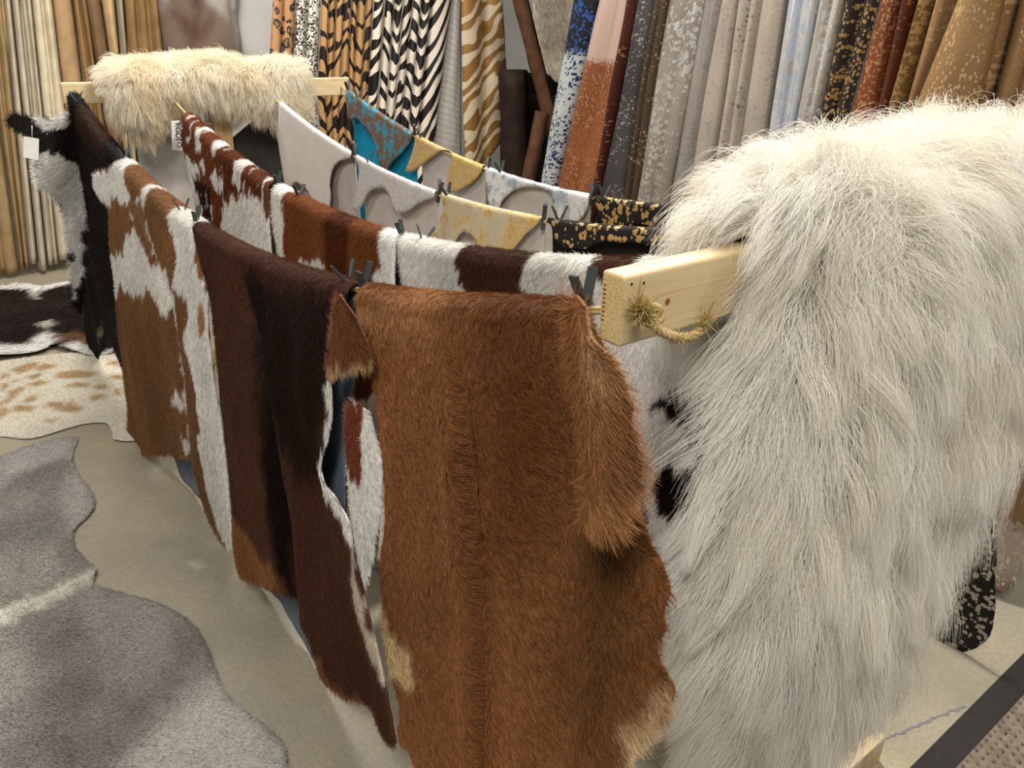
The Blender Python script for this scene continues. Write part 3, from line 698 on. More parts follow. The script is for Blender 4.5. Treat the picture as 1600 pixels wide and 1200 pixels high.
# 4: caramel, closest to the camera
d = rope_drape(0, .034, .10)
o, og, cf = hide('cowhide', 'large caramel-brown cowhide with a long centre crease, closest to the camera', d,
    [(552, 464), (566, 490), (578, 520), (583, 560), (590, 650), (598, 720), (600, 800), (592, 880), (594, 950), (600, 1010), (612, 1060), (625, 1110), (618, 1150), (640, 1180), (655, 1225), (690, 1300), (800, 1340), (900, 1300), (955, 1225), (985, 1180), (1015, 1160), (1050, 1100), (1057, 1070), (1032, 1045), (1025, 1005), (1046, 985), (1034, 950), (1053, 925), (1030, 870), (1008, 832), (990, 790), (978, 700), (958, 600), (933, 520), (914, 480), (900, 461)],
    1.25, H4B, [
     ([(735, 470), (850, 480), (880, 620), (870, 800), (800, 900), (760, 860), (745, 700), (730, 560)], C('#6e421f'), .10),
     ([(900, 760), (980, 800), (1030, 900), (1020, 1040), (960, 1160), (880, 1200), (860, 1000), (880, 850)], C('#66421f'), .10),
     ([(590, 930), (605, 985), (632, 1020), (640, 1050), (628, 1075), (608, 1050), (592, 1000)], C('#d7bb8d'), .02),
     ([(975, 1150), (1010, 1110), (1040, 1090), (1020, 1165), (985, 1200)], C('#d9bd92'), .025),
     ([(553, 462), (600, 470), (680, 470), (670, 520), (600, 520), (570, 500)], C('#a9794d'), .04)],
    fur=dict(SHORT, dens=230000, length=.017, width=.00062, comb=(-1.0, .5), flow=.9, back=.1, colvar=.42, clump=.45, clump_n=9000), seed=41, amp=.014, grid=.009, back_in=(-.24, 0),
    creases=[([(690, 475), (715, 560), (738, 700), (750, 850), (757, 1000), (752, 1200)],   .05, .012), ([(675, 475), (700, 560), (722, 700), (735, 850), (745, 1000), (742, 1200)], -.022, .04), ([(820, 475), (860, 700), (880, 1000)], .03, .06)], group='hides on the first rope')
o4 = o; og4 = og
def strip_relief(UV, poly):
    c = np.array([np.interp(z, [1.05, 1.2, 1.35, 1.45], [.17, .17, .14, .16]) for z in UV[:, 1]])
    return .022 * np.exp(-((UV[:, 0] - UV[:, 0].mean()) / .05) ** 2) + .008 * fbm(UV[:, 0] * 12, UV[:, 1] * 6, 3, 2)
flat_sheet('leg', None, [(896, 460), (922, 468), (933, 520), (962, 542), (980, 556), (990, 600), (998, 660), (1002, 720), (998, 770), (985, 802), (996, 818), (970, 830), (950, 816), (930, 806), (935, 770), (937, 720), (928, 660), (915, 620), (900, 560), (893, 500)], plane_X(-.115), C('#98683e'),
    [([(925, 480), (960, 540), (985, 600), (950, 600), (930, 560)], C('#b48a60'), .02), ([(930, 780), (1000, 770), (1000, 835), (925, 825)], C('#a8784a'), .02)], dict(SHORT, dens=260000, length=.021, width=.0006, comb=(-.5, -.9), flow=.8, colvar=.32, clump=.35, clump_n=2500), parent=o, porigin=og, seed=42, flip=True, grid=.007, relief=strip_relief)

# ------------------------------------------------------------------ hides on the second rope
R2F = dict(SHORT, dens=80000, length=.017, width=.0012, tmax=.75)
d = rope_drape(1, .03, .06)
o, og, cf = hide('cowhide', 'reddish-brown and white speckled cowhide below the cream sheepskin', d,
    [(286, 184), (284, 215), (292, 250), (300, 290), (310, 330), (325, 372), (345, 450), (365, 540), (436, 600), (427, 420), (418, 297)],
    1.0, C('#74401f'), [
     ([(291, 238), (302, 247), (313, 256), (316, 300), (319, 372), (309, 350), (298, 290)], WHITE),
     ([(306, 207), (322, 199), (336, 206), (320, 214), (312, 235), (306, 230)], WHITE), ([(333, 222), (345, 217), (358, 227), (346, 231), (338, 242), (333, 234)], WHITE),
     ([(291, 208), (297, 210), (296, 222)], WHITE), ([(314, 250), (320, 246), (321, 262), (317, 264)], WHITE),
     ([(364, 266), (374, 260), (393, 262), (380, 274), (374, 292), (366, 285)], WHITE), ([(329, 268), (337, 262), (344, 280), (342, 298), (333, 285)], WHITE),
     ([(345, 345), (352, 318), (362, 305), (372, 312), (390, 300), (405, 305), (420, 345), (440, 420), (430, 520), (380, 520), (360, 420)], WHITE, .01),
     ([(300, 262), (330, 290), (332, 340), (345, 370), (350, 440), (325, 372), (318, 330)], C('#3a150a'), .012)],
    fur=dict(R2F, dens=70000, width=.0015), seed=51, group='hides on the second rope', speck=(WHITE, 34, .62, None), suede=M_SUEDE_W)
d = rope_drape(1, .03, .055)
o, og, cf = hide('cowhide', 'white cowhide with large rust-brown patches behind the dark brown hide', d,
    [(426, 302), (424, 340), (440, 420), (458, 600), (480, 790), (535, 830), (548, 918), (572, 925), (588, 880), (598, 700), (612, 600), (616, 470), (617, 384)],
    1.0, WHITE, [
     ([(441, 312), (470, 316), (520, 335), (580, 355), (590, 368), (594, 400), (596, 420), (585, 428), (590, 470), (586, 520), (556, 520), (528, 470), (515, 430), (500, 398), (492, 405), (480, 402), (468, 408), (460, 416), (452, 422), (444, 418), (442, 380), (446, 350)], C('#86502a')),
     ([(505, 345), (545, 355), (545, 440), (530, 470), (514, 425), (508, 390)], C('#5e2f14'), .02),
     ([(546, 636), (574, 636), (572, 690), (566, 742), (552, 746), (545, 690)], C('#94492a')), ([(566, 712), (572, 720), (568, 750), (563, 748)], C('#94492a')),
     ([(500, 470), (600, 480), (600, 610), (540, 625), (500, 600)], C('#5a2c14'))],  # dark shadow in the slit above the leg, painted into the coat
    fur=dict(R2F), seed=52, group='hides on the second rope', suede=M_SUEDE)
d = rope_drape(1, .03, .05)
o, og, cf = hide('cowhide', 'white cowhide with dark brown and black patches behind the near bar', d,
    [(622, 386), (627, 420), (634, 470), (650, 600), (680, 800), (760, 950), (1000, 1010), (1090, 1000), (1130, 800), (1160, 640), (1172, 560), (1100, 440), (1040, 375)],
    1.0, WHITE, [
     ([(716, 392), (740, 396), (800, 395), (850, 394), (842, 405), (820, 430), (818, 445), (830, 470), (830, 520), (720, 520), (700, 490), (738, 470), (737, 450), (722, 432), (716, 410)], C('#4a2a1c')),
     ([(888, 388), (930, 395), (1050, 375), (1060, 420), (960, 440), (930, 440), (925, 430), (910, 420), (900, 405)], C('#4f2b18')),
     ([(1014, 636), (1070, 600), (1112, 566), (1150, 520), (1200, 520), (1200, 640), (1170, 860), (1120, 780), (1075, 695), (1060, 655), (1040, 640)], C('#120e0d')),
     ([(1030, 748), (1058, 722), (1090, 740), (1090, 800), (1050, 806), (1028, 780)], C('#120e0d')),
     ([(998, 742), (1008, 752), (1025, 830), (1012, 820)], C('#3a2620'))],
    fur=dict(R2F, dens=140000, width=.0009, tmax=1.2), seed=53, group='hides on the second rope')

# ------------------------------------------------------------------ foil hides on the third and fourth rope (short camera-side flaps with scalloped edges)
M_OFFW = mat_plain('off_white_leather', C('#cdc8c2'), .6, .25, nscale=9, var=.07)
M_SILV = mat_foil('silver_foil_leather', C('#bdb4aa'), C('#f0f4fa'), 10, .45, .51, .6)
M_SILV2 = mat_foil('pale_silver_foil_leather', C('#d8d4d2'), C('#cddbe6'), 7, .47, .53)
M_GOLD = mat_foil('gold_foil_leather', C('#c3b498'), C('#ebc777'), 9, .49, .55, .7, stain=C('#9a6a2c'))
M_GOLD2 = mat_foil('bright_gold_foil_leather', C('#b89a6c'), C('#efcd80'), 8, .47, .54, .7, stain=C('#b58a48'))
M_TURQ = mat_foil('turquoise_foil_on_brown', C('#6b4c36'), C('#25a5c4'), 18, .51, .53, .35, stain=C('#4a3425'))
M_BKGOLD = mat_speckle('black_hide_gold_flecks', C('#15120f'), C('#cda96c'), 56, .42, .6, cover=.85)
G3, G4 = 'foil hides on the third rope', 'foil hides on the fourth rope'
def foil(k, label, outline, back, mat, suede, group, seed, back_in=(0, 0), spb=.02, spf=.015, r=.012, amp=.006):
    d = rope_drape(k, r, spf, spb)
    return hide('leather_hide', label, d, outline, back, C('#cccccc'), mat=mat, suede=suede, group=group, seed=seed, th=.0025, grid=.013, back_in=back_in, amp=amp, ragged=.001)
foil(2, 'plain off-white hide with a notched flap beside the cream sheepskin', [(436, 176), (433, 215), (437, 240), (443, 275), (448, 302), (455, 292), (463, 284), (470, 290), (478, 295), (488, 315), (500, 330), (512, 336), (515, 322), (517, 305), (514, 288), (520, 262), (530, 251), (546, 248), (548, 242)], .85, M_OFFW, M_SUEDE_W, G3, 61)
foil(2, 'silver-foil hide with a scalloped flap between white and gold hides', [(553, 246), (561, 262), (560, 280), (556, 300), (552, 318), (553, 328), (558, 330), (566, 320), (575, 300), (586, 294), (600, 294), (608, 305), (612, 325), (620, 333), (635, 331), (650, 320), (665, 312), (678, 309), (683, 297)], .85, M_SILV, M_SUEDE_W, G3, 62)
foil(2, 'cream hide with rubbed gold foil, clipped beside the black gold-flecked hide', [(689, 300), (694, 325), (685, 348), (676, 370), (669, 390), (690, 395), (708, 386), (715, 370), (722, 362), (733, 365), (743, 375), (746, 396), (770, 404), (795, 396), (806, 384), (820, 366), (836, 354), (846, 342)], .85, M_GOLD, M_SUEDE_W, G3, 63)
foil(2, 'black hide with gold flecks on the third rope, closest to the near bar', [(852, 344), (862, 352), (866, 374), (880, 386), (900, 389), (915, 390), (930, 381), (950, 376), (970, 379), (990, 378), (1030, 385), (1100, 380), (1120, 362)], .85, M_BKGOLD, M_SUEDE_B, G3, 64)
foil(3, 'turquoise-and-brown foil hide with a bright teal back side', [(540, 143), (543, 165), (541, 180), (545, 190), (556, 185), (563, 192), (575, 205), (583, 220), (590, 250), (597, 266), (603, 270), (608, 258), (620, 246), (632, 234), (641, 222), (645, 208)], .8, M_TURQ, M_TEAL, G4, 71)
foil(3, 'bright gold foil hide with two hanging points, left of the pale silver hide', [(649, 211), (648, 226), (640, 250), (631, 268), (640, 270), (655, 262), (668, 250), (685, 238), (700, 234), (707, 240), (702, 260), (697, 285), (698, 302), (712, 300), (728, 292), (745, 278), (752, 268), (757, 253)], .8, M_GOLD2, M_SUEDE_W, G4, 72)
foil(3, 'pale silver-white foil hide beside the back black gold-flecked hide', [(760, 255), (761, 300), (766, 332), (778, 328), (785, 312), (800, 298), (820, 291), (845, 293), (862, 302), (866, 330), (870, 348), (895, 350), (908, 343), (918, 325), (922, 303)], .8, M_SILV2, M_SUEDE_W, G4, 73)
foil(3, 'black hide with gold flecks on the fourth rope, under the wall hides', [(927, 304), (932, 325), (938, 347), (950, 354), (980, 354), (995, 350), (1010, 350), (1060, 370), (1200, 420), (1300, 380), (1320, 330)], .9, M_BKGOLD, M_SUEDE_B, G4, 74)

# ------------------------------------------------------------------ sheepskins over the bars
def sheepskin(label, y0, top, r, spf, outline_at, col, dens, length, width, lift, clump, clump_n, seed, droop, curl, relief_amp, roll_in, group, k=6, wool_mat=None):
    d = Drape('X', y0, lambda a: top + 0 * a, r, spf, .03, None, .25)
    poly = resample(np.array(outline_at), .016, 2)
    def wave(a, t, drop):                                  # lumpy pelt whose rim rolls in towards the bar
        e = np.maximum(-sdf(np.stack([a, t], 1), poly), 0)
        return relief_amp * fbm(a * 6, t * 5, seed, 3) - roll_in * np.clip(1 - e / .13, 0, 1) ** 2 * (.68 + .32 * sstep(.04, .2, np.abs(t)))
    d.wave = wave
    UV, V, F = sheet_mesh(poly, d.pos, .016, True)
    base = np.array(col[0]); alt = np.array(col[1])
    def cf(U):
        n = .5 + .5 * fbm(U[:, 0] * 9, U[:, 1] * 9, seed + 4, 3); n = np.clip(n, 0, 1)[:, None]
        return base * (1 - n * .55) + alt * n * .55
    og = np.array([V[:, 0].mean(), V[:, 1].mean(), V[:, 2].min()])
    o = mesh_obj('sheepskin', V, F, [M_WOOLSKIN, M_SUEDE_W], None, og, UV, cf(UV)); solidify(o, .008); tag(o, label, 'sheepskin', group)
    def comb(U):
        s_ = np.where(U[:, 1] > 0, 1.0, -1.0) * sstep(.0, .25, np.abs(U[:, 1]))
        return np.stack([.75 * fbm(U[:, 0] * 5, U[:, 1] * 4, seed + 8, 2), s_ * .9 + .5 * fbm(U[:, 0] * 5 + 9, U[:, 1] * 4, seed + 9, 2)], 1)
    grow('wool', UV, V, F, True, cf, o, og, M_WOOL, dens, length, lift, comb, width, mask=lambda U, p, r_: (U[:, 1] > -.30), k=k, curl=curl, jit=.22, colvar=.10, clump=clump, clump_n=clump_n, seed=seed, droop=droop, edge=edge_field(UV, poly, .05, .8))
    return o
near_out = [(.245, 0), (.25, .09), (.245, .18), (.205, .30), (.16, .42), (.125, .55), (.135, .68), (.19, .84), (.28, .98), (.39, 1.06), (.49, 1.07), (.58, 1.03), (.65, .94), (.74, .83), (.87, .70), (1.00, .55), (1.11, .36), (1.19, .15), (1.21, 0), (1.19, -.14), (1.08, -.27), (.9, -.30), (.65, -.31), (.4, -.30), (.26, -.26), (.21, -.18), (.23, -.08)]
sheepskin('thick long-haired white sheepskin draped over the near pine bar', .019, BAR_TOP + .075, .10, .06, near_out, (C('#fbf8f1'), C('#f0e7d2')), 105000, .135, .00070, .95, .74, 1700, 81, .22, .065, .018, .085, 'sheepskins over the rack bars')
far_out = [(.20, 0), (.17, .12), (.18, .24), (.23, .36), (.29, .40), (.35, .36), (.42, .26), (.55, .25), (.66, .26), (.80, .29), (.92, .35), (1.00, .38), (1.07, .32), (1.11, .18), (1.12, 0), (1.11, -.2), (1.02, -.34), (.8, -.36), (.5, -.36), (.26, -.32), (.2, -.15)]
sheepskin('short fluffy cream sheepskin folded over the far pine bar', FAR_Y + .019, BAR_TOP + .085, .12, .03, far_out, (C('#f6efe0'), C('#e6d2a8')), 80000, .075, .0016, .95, .6, 1800, 82, .2, .14, .018, .05, 'sheepskins over the rack bars', k=5)

# ------------------------------------------------------------------ hides lying on the floor
def floor_relief(amp, f, seed): return lambda UV, p: .004 + amp * np.clip(.5 + .5 * fbm(UV[:, 0] * f, UV[:, 1] * f, seed, 2), 0, 1.5)
grey_px = [(0, 716), (30, 702), (70, 690), (121, 683), (123, 690), (112, 715), (120, 740), (140, 765), (150, 785), (145, 802), (116, 830), (114, 850), (130, 875), (154, 892), (148, 905), (146, 916), (190, 930), (245, 942), (300, 972), (325, 1010), (335, 1050), (350, 1085), (390, 1120), (420, 1140), (445, 1165), (450, 1200), (440, 1260), (300, 1330), (0, 1330), (-300, 1200), (-380, 1000), (-280, 850), (-120, 760)]
rdg = onax(np.array([(-200, 1040), (0, 965), (80, 935), (152, 898)], float), 2, 0)[:, :2]
def grey_relief(UV, p):
    dl = sdf(UV, np.concatenate([rdg, rdg[::-1] + 1e-4])); return .005 + .012 * np.exp(-(dl / .018) ** 2) + .004 * (1 + fbm(UV[:, 0] * 4, UV[:, 1] * 4, 3, 2))
flat_sheet('cowhide_rug', 'pale grey cowhide rug lying on the floor, wavy edge and central ridge', grey_px, plane_Z(0), C('#8f8a84'),
    [([(-200, 1030), (0, 955), (80, 925), (152, 890), (156, 905), (80, 945), (0, 980), (-200, 1060)], C('#cfcabd'), .03),
     ([(0, 716), (70, 690), (121, 683), (115, 715), (60, 730), (0, 760)], C('#b9b6b1'), .06), ([(340, 1060), (450, 1165), (450, 1230), (250, 1330), (200, 1200), (280, 1100)], C('#c4c1ba'), .08), ([(112, 715), (150, 785), (120, 830), (100, 790)], C('#b7b2ac'), .05)],
    dict(dens=90000, length=.008, lift=.3, width=.0010, comb=(.6, -.8), colvar=.45), cat='cowhide rug', group='hides lying on the floor', seed=91, relief=grey_relief, grid=.016, ragged=.002, tone=.30, tf=7)
spots = [([(15, 581), (40, 570), (62, 569), (55, 577), (30, 585)]), ([(53, 580), (70, 572), (87, 572), (82, 579), (60, 584)]), ([(88, 590), (92, 583), (118, 582), (145, 584), (140, 592), (115, 594), (90, 595)]), ([(0, 586), (15, 586), (10, 594), (0, 595)]), ([(41, 592), (60, 586), (65, 590), (50, 598)]),
    ([(44, 606), (60, 598), (75, 600), (70, 606), (50, 609)]), ([(10, 625), (15, 616), (40, 609), (44, 612), (25, 622), (5, 635), (-10, 640)]), ([(37, 632), (45, 624), (58, 622), (55, 628), (42, 633)]), ([(103, 610), (118, 602), (140, 602), (138, 608), (118, 610)]), ([(145, 609), (150, 603), (165, 603), (165, 608), (152, 611)]), ([(140, 628), (150, 620), (165, 620), (162, 625), (146, 631)]),
    ([(176, 615), (180, 608), (192, 608), (190, 618), (180, 620)]), ([(65, 640), (78, 630), (100, 628), (100, 634), (112, 626), (120, 634), (135, 640), (120, 646), (100, 645), (80, 637)]), ([(18, 645), (20, 636), (40, 637), (55, 638), (48, 645), (25, 647)]), ([(168, 574), (175, 568), (190, 569), (186, 577)]), ([(165, 592), (172, 586), (190, 586), (188, 594)]), ([(70, 660), (75, 655), (88, 655), (84, 661)]), ([(0, 605), (12, 602), (14, 610), (2, 616)]), ([(18, 600), (26, 596), (33, 598), (25, 602)]), ([(-20, 650), (0, 640), (12, 645), (0, 658)])]
flat_sheet('cowhide_rug', 'cream cowhide rug with scattered tan spots on the floor', [(0, 682), (40, 688), (70, 683), (95, 674), (135, 663), (170, 662), (175, 680), (178, 692), (240, 690), (262, 640), (240, 570), (188, 553), (100, 553), (30, 562), (-60, 575), (-160, 620), (-170, 670), (-70, 690)], plane_Z(0), C('#ddd6c6'),
    [(p, C('#b99b72'), .02) for p in spots], dict(dens=26000, length=.012, lift=.3, width=.002, comb=(.3, -.9), colvar=.12), cat='cowhide rug', group='hides lying on the floor', seed=92, relief=floor_relief(.012, 3, 4), grid=.02, warp=.012, wf=14, tone=.05)
flat_sheet('cowhide_rug', 'dark brown cowhide with white edges lying beyond the spotted one', [(-150, 470), (0, 457), (30, 452), (60, 462), (100, 450), (140, 441), (200, 436), (230, 500), (200, 548), (150, 557), (112, 551), (84, 541), (60, 553), (20, 559), (-60, 566), (-160, 560)], plane_Z(.012), C('#271712'),
    [([(-150, 462), (0, 450), (30, 446), (60, 456), (100, 444), (145, 436), (120, 450), (60, 466), (0, 462), (-150, 480)], WHITE, .02),
     ([(-150, 556), (0, 548), (40, 542), (60, 532), (72, 526), (90, 532), (100, 540), (85, 541), (62, 556), (0, 566), (-150, 572)], WHITE, .03), ([(100, 545), (130, 540), (150, 552), (185, 545), (200, 556), (150, 562), (112, 556)], WHITE, .03),
     ([(55, 520), (75, 512), (85, 518), (70, 524)], C('#cfc6bc'), .03), ([(75, 535), (110, 528), (150, 535), (140, 545), (100, 541)], C('#7a5638'), .03), ([(45, 465), (58, 466), (56, 474), (46, 472)], C('#cfc6bc'), .03)],
    dict(dens=16000, length=.03, lift=.3, width=.0028, comb=(.95, -.1), colvar=.3), cat='cowhide rug', group='hides lying on the floor', seed=93, relief=floor_relief(.05, 3.5, 8), grid=.025, tone=.3, stretch=(.4, 1))

# ------------------------------------------------------------------ hides hanging along the walls
RAIL_Z = 2.3
def curtain(label, TL, BL, TR, BR, plane, folds, mat, suede, seed, zbot=.05, depth=.035, cat='hide', group=None, name='hanging_hide', nz=40, bottom=None, uvscale=1.5, shuffle=0.0):
    """pleated hide hung on a rail. TL/BL, TR/BR: traced upper and lower pixels of its two edges; plane=('X',x0,slope) or ('Y',y0)"""
    def hit(p):
        r = ray(*p)
        if plane[0] == 'X': t = (plane[1] + plane[2] * CAM[2] - CAM[0]) / (r[0] - plane[2] * r[2])
        else: t = (plane[1] - CAM[1]) / r[1]
        P = CAM + r * t; return (P[1] if plane[0] == 'X' else P[0]), P[2]
    def edge(T, B):
        (a1, z1), (a2, z2) = hit(T), hit(B)
        def f(z):
            zc = np.clip(z, z2 - .25, RAIL_Z); return a1 + (a2 - a1) * (zc - z1) / (z2 - z1 if abs(z2 - z1) > 1e-4 else 1e-4)
        return f
    eL, eR = edge(TL, BL), edge(TR, BR)
    nu = max(6, int(folds * 10)) + 1
    z = np.linspace(zbot, RAIL_Z, nz); u = np.linspace(0, 1, nu); Z, Uu = np.meshgrid(z, u, indexing='ij')
    if bottom is not None: Z = Z + (np.clip((1.0 - Z) / 1.0, 0, 1)) * bottom(Uu)
    L_, R_ = eL(Z), eR(Z); gp = .0015 * np.sign(R_ - L_); A = (L_ + gp) * (1 - Uu) + (R_ - gp) * Uu
    ph = Uu * folds + .08 * fbm(Uu * 3, Z * .8, seed, 2) * min(1, folds - 1 if folds > 1 else 0)
    prof = np.abs(np.sin(math.pi * ph)) ** .6
    Dp = depth * prof * (1 + .25 * vnoise(np.floor(ph), Z * 0, seed)) + .01 * fbm(Uu * 4, Z * 2, seed + 5, 2) * prof
    W = np.abs(eR(1.5) - eL(1.5)); fi = np.floor(np.clip(ph, 0, folds - .001))
    UVm = np.stack([Uu * W * uvscale + seed * .37, Z + shuffle * vnoise(fi * 1.7 + .31, fi * 0 + seed, 3)], -1).reshape(-1, 2)
    if plane[0] == 'X': P = np.stack([plane[1] + plane[2] * Z - Dp, A, Z], -1)
    else: P = np.stack([A, plane[1] - Dp, Z], -1)
    V = P.reshape(-1, 3); F = [[i * nu + j, i * nu + j + 1, (i + 1) * nu + j + 1, (i + 1) * nu + j] for i in range(nz - 1) for j in range(nu - 1)]
    Fa = np.array(F); nn = np.cross(V[Fa[:, 1]] - V[Fa[:, 0]], V[Fa[:, 3]] - V[Fa[:, 0]]).sum(0)
    if nn[0 if plane[0] == 'X' else 1] > 0: F = [f[::-1] for f in F]
    og = np.array([V[:, 0].mean(), V[:, 1].mean(), V[:, 2].min()])
    o = mesh_obj(name, V, F, [mat, suede], None, og, UVm, np.tile(np.array(C('#ccb080')), (len(V), 1)))
    solidify(o, .003); tag(o, label, cat, group); return o

# right-hand row
PR = ('X', 2.02, .07); GR = 'metallic hides hung along the right side'
sp = mat_speckle
S = dict(
 bluew=sp('white_hide_blue_flecks', C('#b9bebd'), C('#22305c'), 80, .40, .1, base2=C('#aab0ae'), cover=.9, frough=.5, top=(C('#14161c'), 1.63, C('#2a4f8c'))),
 rust=sp('rust_hide_gold_flecks', C('#8a5230'), C('#b98a62'), 110, .34, .4, base2=C('#7c4626'), cover=.8, top=(C('#b29a8c'), 1.60)),
 dred=sp('dark_red_hide_flecks', C('#4c2418'), C('#b9875a'), 90, .3, .5), char=sp('charcoal_hide_silver_flecks', C('#2f2d2e'), C('#c9c5bf'), 80, .28, .8, base2=C('#434041'), cover=.6),
 bronze=sp('bronze_hide_gold_flecks', C('#4a3a2a'), C('#b89c72'), 90, .32, .6), silv=sp('grey_hide_silver_flecks', C('#8f867a'), C('#dad8d6'), 60, .5, .7, base2=C('#80766a'), cover=.8),
 grey=sp('grey_hide_pale_flecks', C('#8a847d'), C('#7c7874'), 110, .36, .1, base2=C('#8f877e'), cover=.8), beige=sp('beige_hide_grey_flecks', C('#a89d8f'), C('#8d8a88'), 70, .30, .2, base2=C('#9c9183')),
 cream=sp('cream_hide_dark_flecks', C('#b0a698'), C('#6f6864'), 85, .26, .1, base2=C('#a2978a')), bluesil=sp('pale_blue_silver_hide', C('#aba8a3'), C('#c0c6d0'), 30, .7, .5, base2=C('#b9b8b8'), cover=1.0),
 psilv=sp('pale_silver_hide', C('#b5aea6'), C('#e0deda'), 60, .5, .7, base2=C('#9f9890'), cover=.9), bkg=sp('black_hide_fine_gold_flecks', C('#1d1712'), C('#b99a66'), 85, .40, .6, base2=C('#2d241c'), cover=.9),
 rustg=sp('rust_hide_rose_gold_flecks', C('#7c3e1d'), C('#bf8f68'), 95, .42, .5, base2=C('#63331a'), cover=.9), drust=sp('dark_rust_hide', C('#5c2c16'), C('#b0744a'), 80, .3, .6),
 tanb=sp('bronze_tan_hide', C('#7d5f3a'), C('#b89a66'), 70, .5, .5, base2=C('#6e5030'), cover=.9), tan=sp('tan_hide_gold_flecks', C('#92704a'), C('#b99c72'), 80, .36, .4, base2=C('#846240')),
 wtan=sp('wide_tan_hide', C('#93724a'), C('#bfa67e'), 80, .34, .3, base2=C('#86643f'), cover=.7), btan=sp('brown_tan_hide', C('#8a6744'), C('#c9a878'), 60, .4, .5, base2=C('#77563a')), ftan=sp('tan_hide_pale_foot', C('#b5a594'), C('#e0d8cc'), 60, .4, .7, base2=C('#a39484'), cover=.9, top=(C('#86694a'), .28)))
row = [
 ('white hide with dark blue flecks, first of the right row', (903, 0), (852, 290), (941, 0), (872, 290), 1, 'bluew'),
 ('rust hide with gold flecks and blush upper part, two rolled folds', (941, 0), (862, 290), (994, 0), (940, 290), 2, 'rust'),
 ('thin dark red hide squeezed between rust and charcoal hides', (992, 0), (938, 295), (1004, 0), (945, 295), 1, 'dred'),
 ('charcoal hide with silver flecks in the right row', (1002, 0), (940, 300), (1031, 0), (982, 310), 1, 'char'),
 ('dark bronze hide with gold flecks beside the charcoal one', (1031, 0), (982, 310), (1052, 0), (1002, 310), 2, 'bronze'),
 ('grey hide with silver flecks, two slim folds, beside the bronze one', (1052, 0), (1000, 310), (1106, 0), (1052, 300), 2, 'silv'),
 ('mottled grey hide right of the slim silver folds', (1106, 0), (1050, 300), (1136, 0), (1084, 295), 1, 'grey'),
 ('smooth beige hide with few grey flecks', (1136, 0), (1084, 290), (1162, 0), (1118, 280), 1, 'beige'),
 ('cream hide with dark flecks, left one of two', (1162, 0), (1116, 275), (1201, 0), (1162, 250), 2, 'cream'),
 ('beige hide with grey flecks beside the pale blue-silver hide', (1201, 0), (1160, 250), (1236, 0), (1203, 228), 1, 'beige'),
 ('pale hide with blue-silver foil patches', (1234, 0), (1203, 225), (1287, 0), (1248, 212), 2, 'bluesil'),
 ('pale silver hide rolled beside the black one', (1287, 0), (1246, 210), (1326, 0), (1284, 200), 2, 'psilv'),
 ('black hide with fine gold flecks in the right row', (1326, 0), (1282, 200), (1380, 0), (1326, 195), 2, 'bkg'),
 ('rust hide with dense rose-gold flecks', (1380, 0), (1326, 190), (1414, 0), (1372, 188), 1, 'rustg'),
 ('narrow dark rust hide beside the rose-gold one', (1412, 0), (1370, 188), (1441, 0), (1392, 186), 1, 'drust'),
 ('bronze-tan hide with shiny patches', (1439, 0), (1390, 186), (1470, 0), (1418, 182), 1, 'tanb'),
 ('narrow tan hide with gold flecks left of the wide tan one', (1468, 0), (1414, 182), (1504, 0), (1456, 180), 1, 'tan'),
 ('wide smooth tan hide with pale flecks', (1498, 0), (1424, 180), (1572, 0), (1534, 160), 1, 'wtan'),
 ('brown-tan hide right of the wide tan one', (1571, 0), (1534, 155), (1596, 0), (1556, 150), 1, 'btan'),
 ('tan hide at the right picture edge', (1594, 0), (1556, 155), (1660, 0), (1625, 155), 2, 'tan'),
 ('tan hide with a pale foil foot, beside the low black-flecked hide', (1660, 0), (1622, 155), (1900, 0), (1862, 155), 3, 'ftan'),
]
for i, (lab, TL, BL, TR, BR, nf, mt) in enumerate(row):
    if i: TL, BL = row[i - 1][3:5]
    pl = PR
    if mt == 'wtan' and i == 17: TL, BL, pl = (1498, 0), (1424, 180), ('X', 1.93, .07)
    curtain(lab, TL, BL, TR, BR, pl, nf, S[mt], M_SUEDE_W, 200 + i, depth=.065 if nf == 1 else .045, group=GR, zbot=.04)
# black gold-flecked hide low at the right, in front of the row
flat_sheet('hanging_hide', 'black hide with tan flecks hanging near the floor beside the rubber mat', [(1420, 700), (1330, 900), (1400, 1020), (1440, 1026), (1490, 1026), (1530, 1012), (1548, 990), (1553, 950), (1555, 850), (1557, 760), (1560, 700)], plane_X(1.62), C('#15120f'), mat=sp('black_hide_grey_flecks', C('#131110'), C('#a39a8e'), 72, .42, .2, cover=.9, frough=.5), suede=M_SUEDE_B, group=GR, seed=240, flip=True, grid=.02, relief=lambda UV, p: .015 * fbm(UV[:, 0] * 5, UV[:, 1] * 2, 4, 2))

# zebra and tiger prints behind the far end of the rack
PZ = ('Y', 4.75); GZ = 'animal-print hides behind the far bar'
Z1 = mat_stripes('zebra_print', C('#e2d6c4'), C('#171210'), 7.5, 5.0, .5, .9, .16)
Z2 = mat_stripes('zebra_print_large', C('#e2d6c4'), C('#171210'), 6, 3.0, .5, -1.5, .5)
T1 = mat_stripes('tiger_print', C('#b38c5c'), C('#1d1410'), 7, 7.0, .62, .8, .2)
G1 = mat_stripes('gold_zebra_print', C('#d8c6a8'), C('#a87f48'), 7, 6.0, .46, -.9, 6.0, .45)
W1 = mat_stripes('pale_ribbed_print', C('#c9c5bf'), C('#b6aea4'), 22, 1.6, .62, .3, .4)
curtain('orange leopard-print hide right of the bare wall', (426, 0), (421, 80), (462, 0), (458, 80), PZ, 2, mat_leopard('leopard_print', C('#a1764a'), C('#1d1410'), 15), M_SUEDE_W, 301, group=GZ)
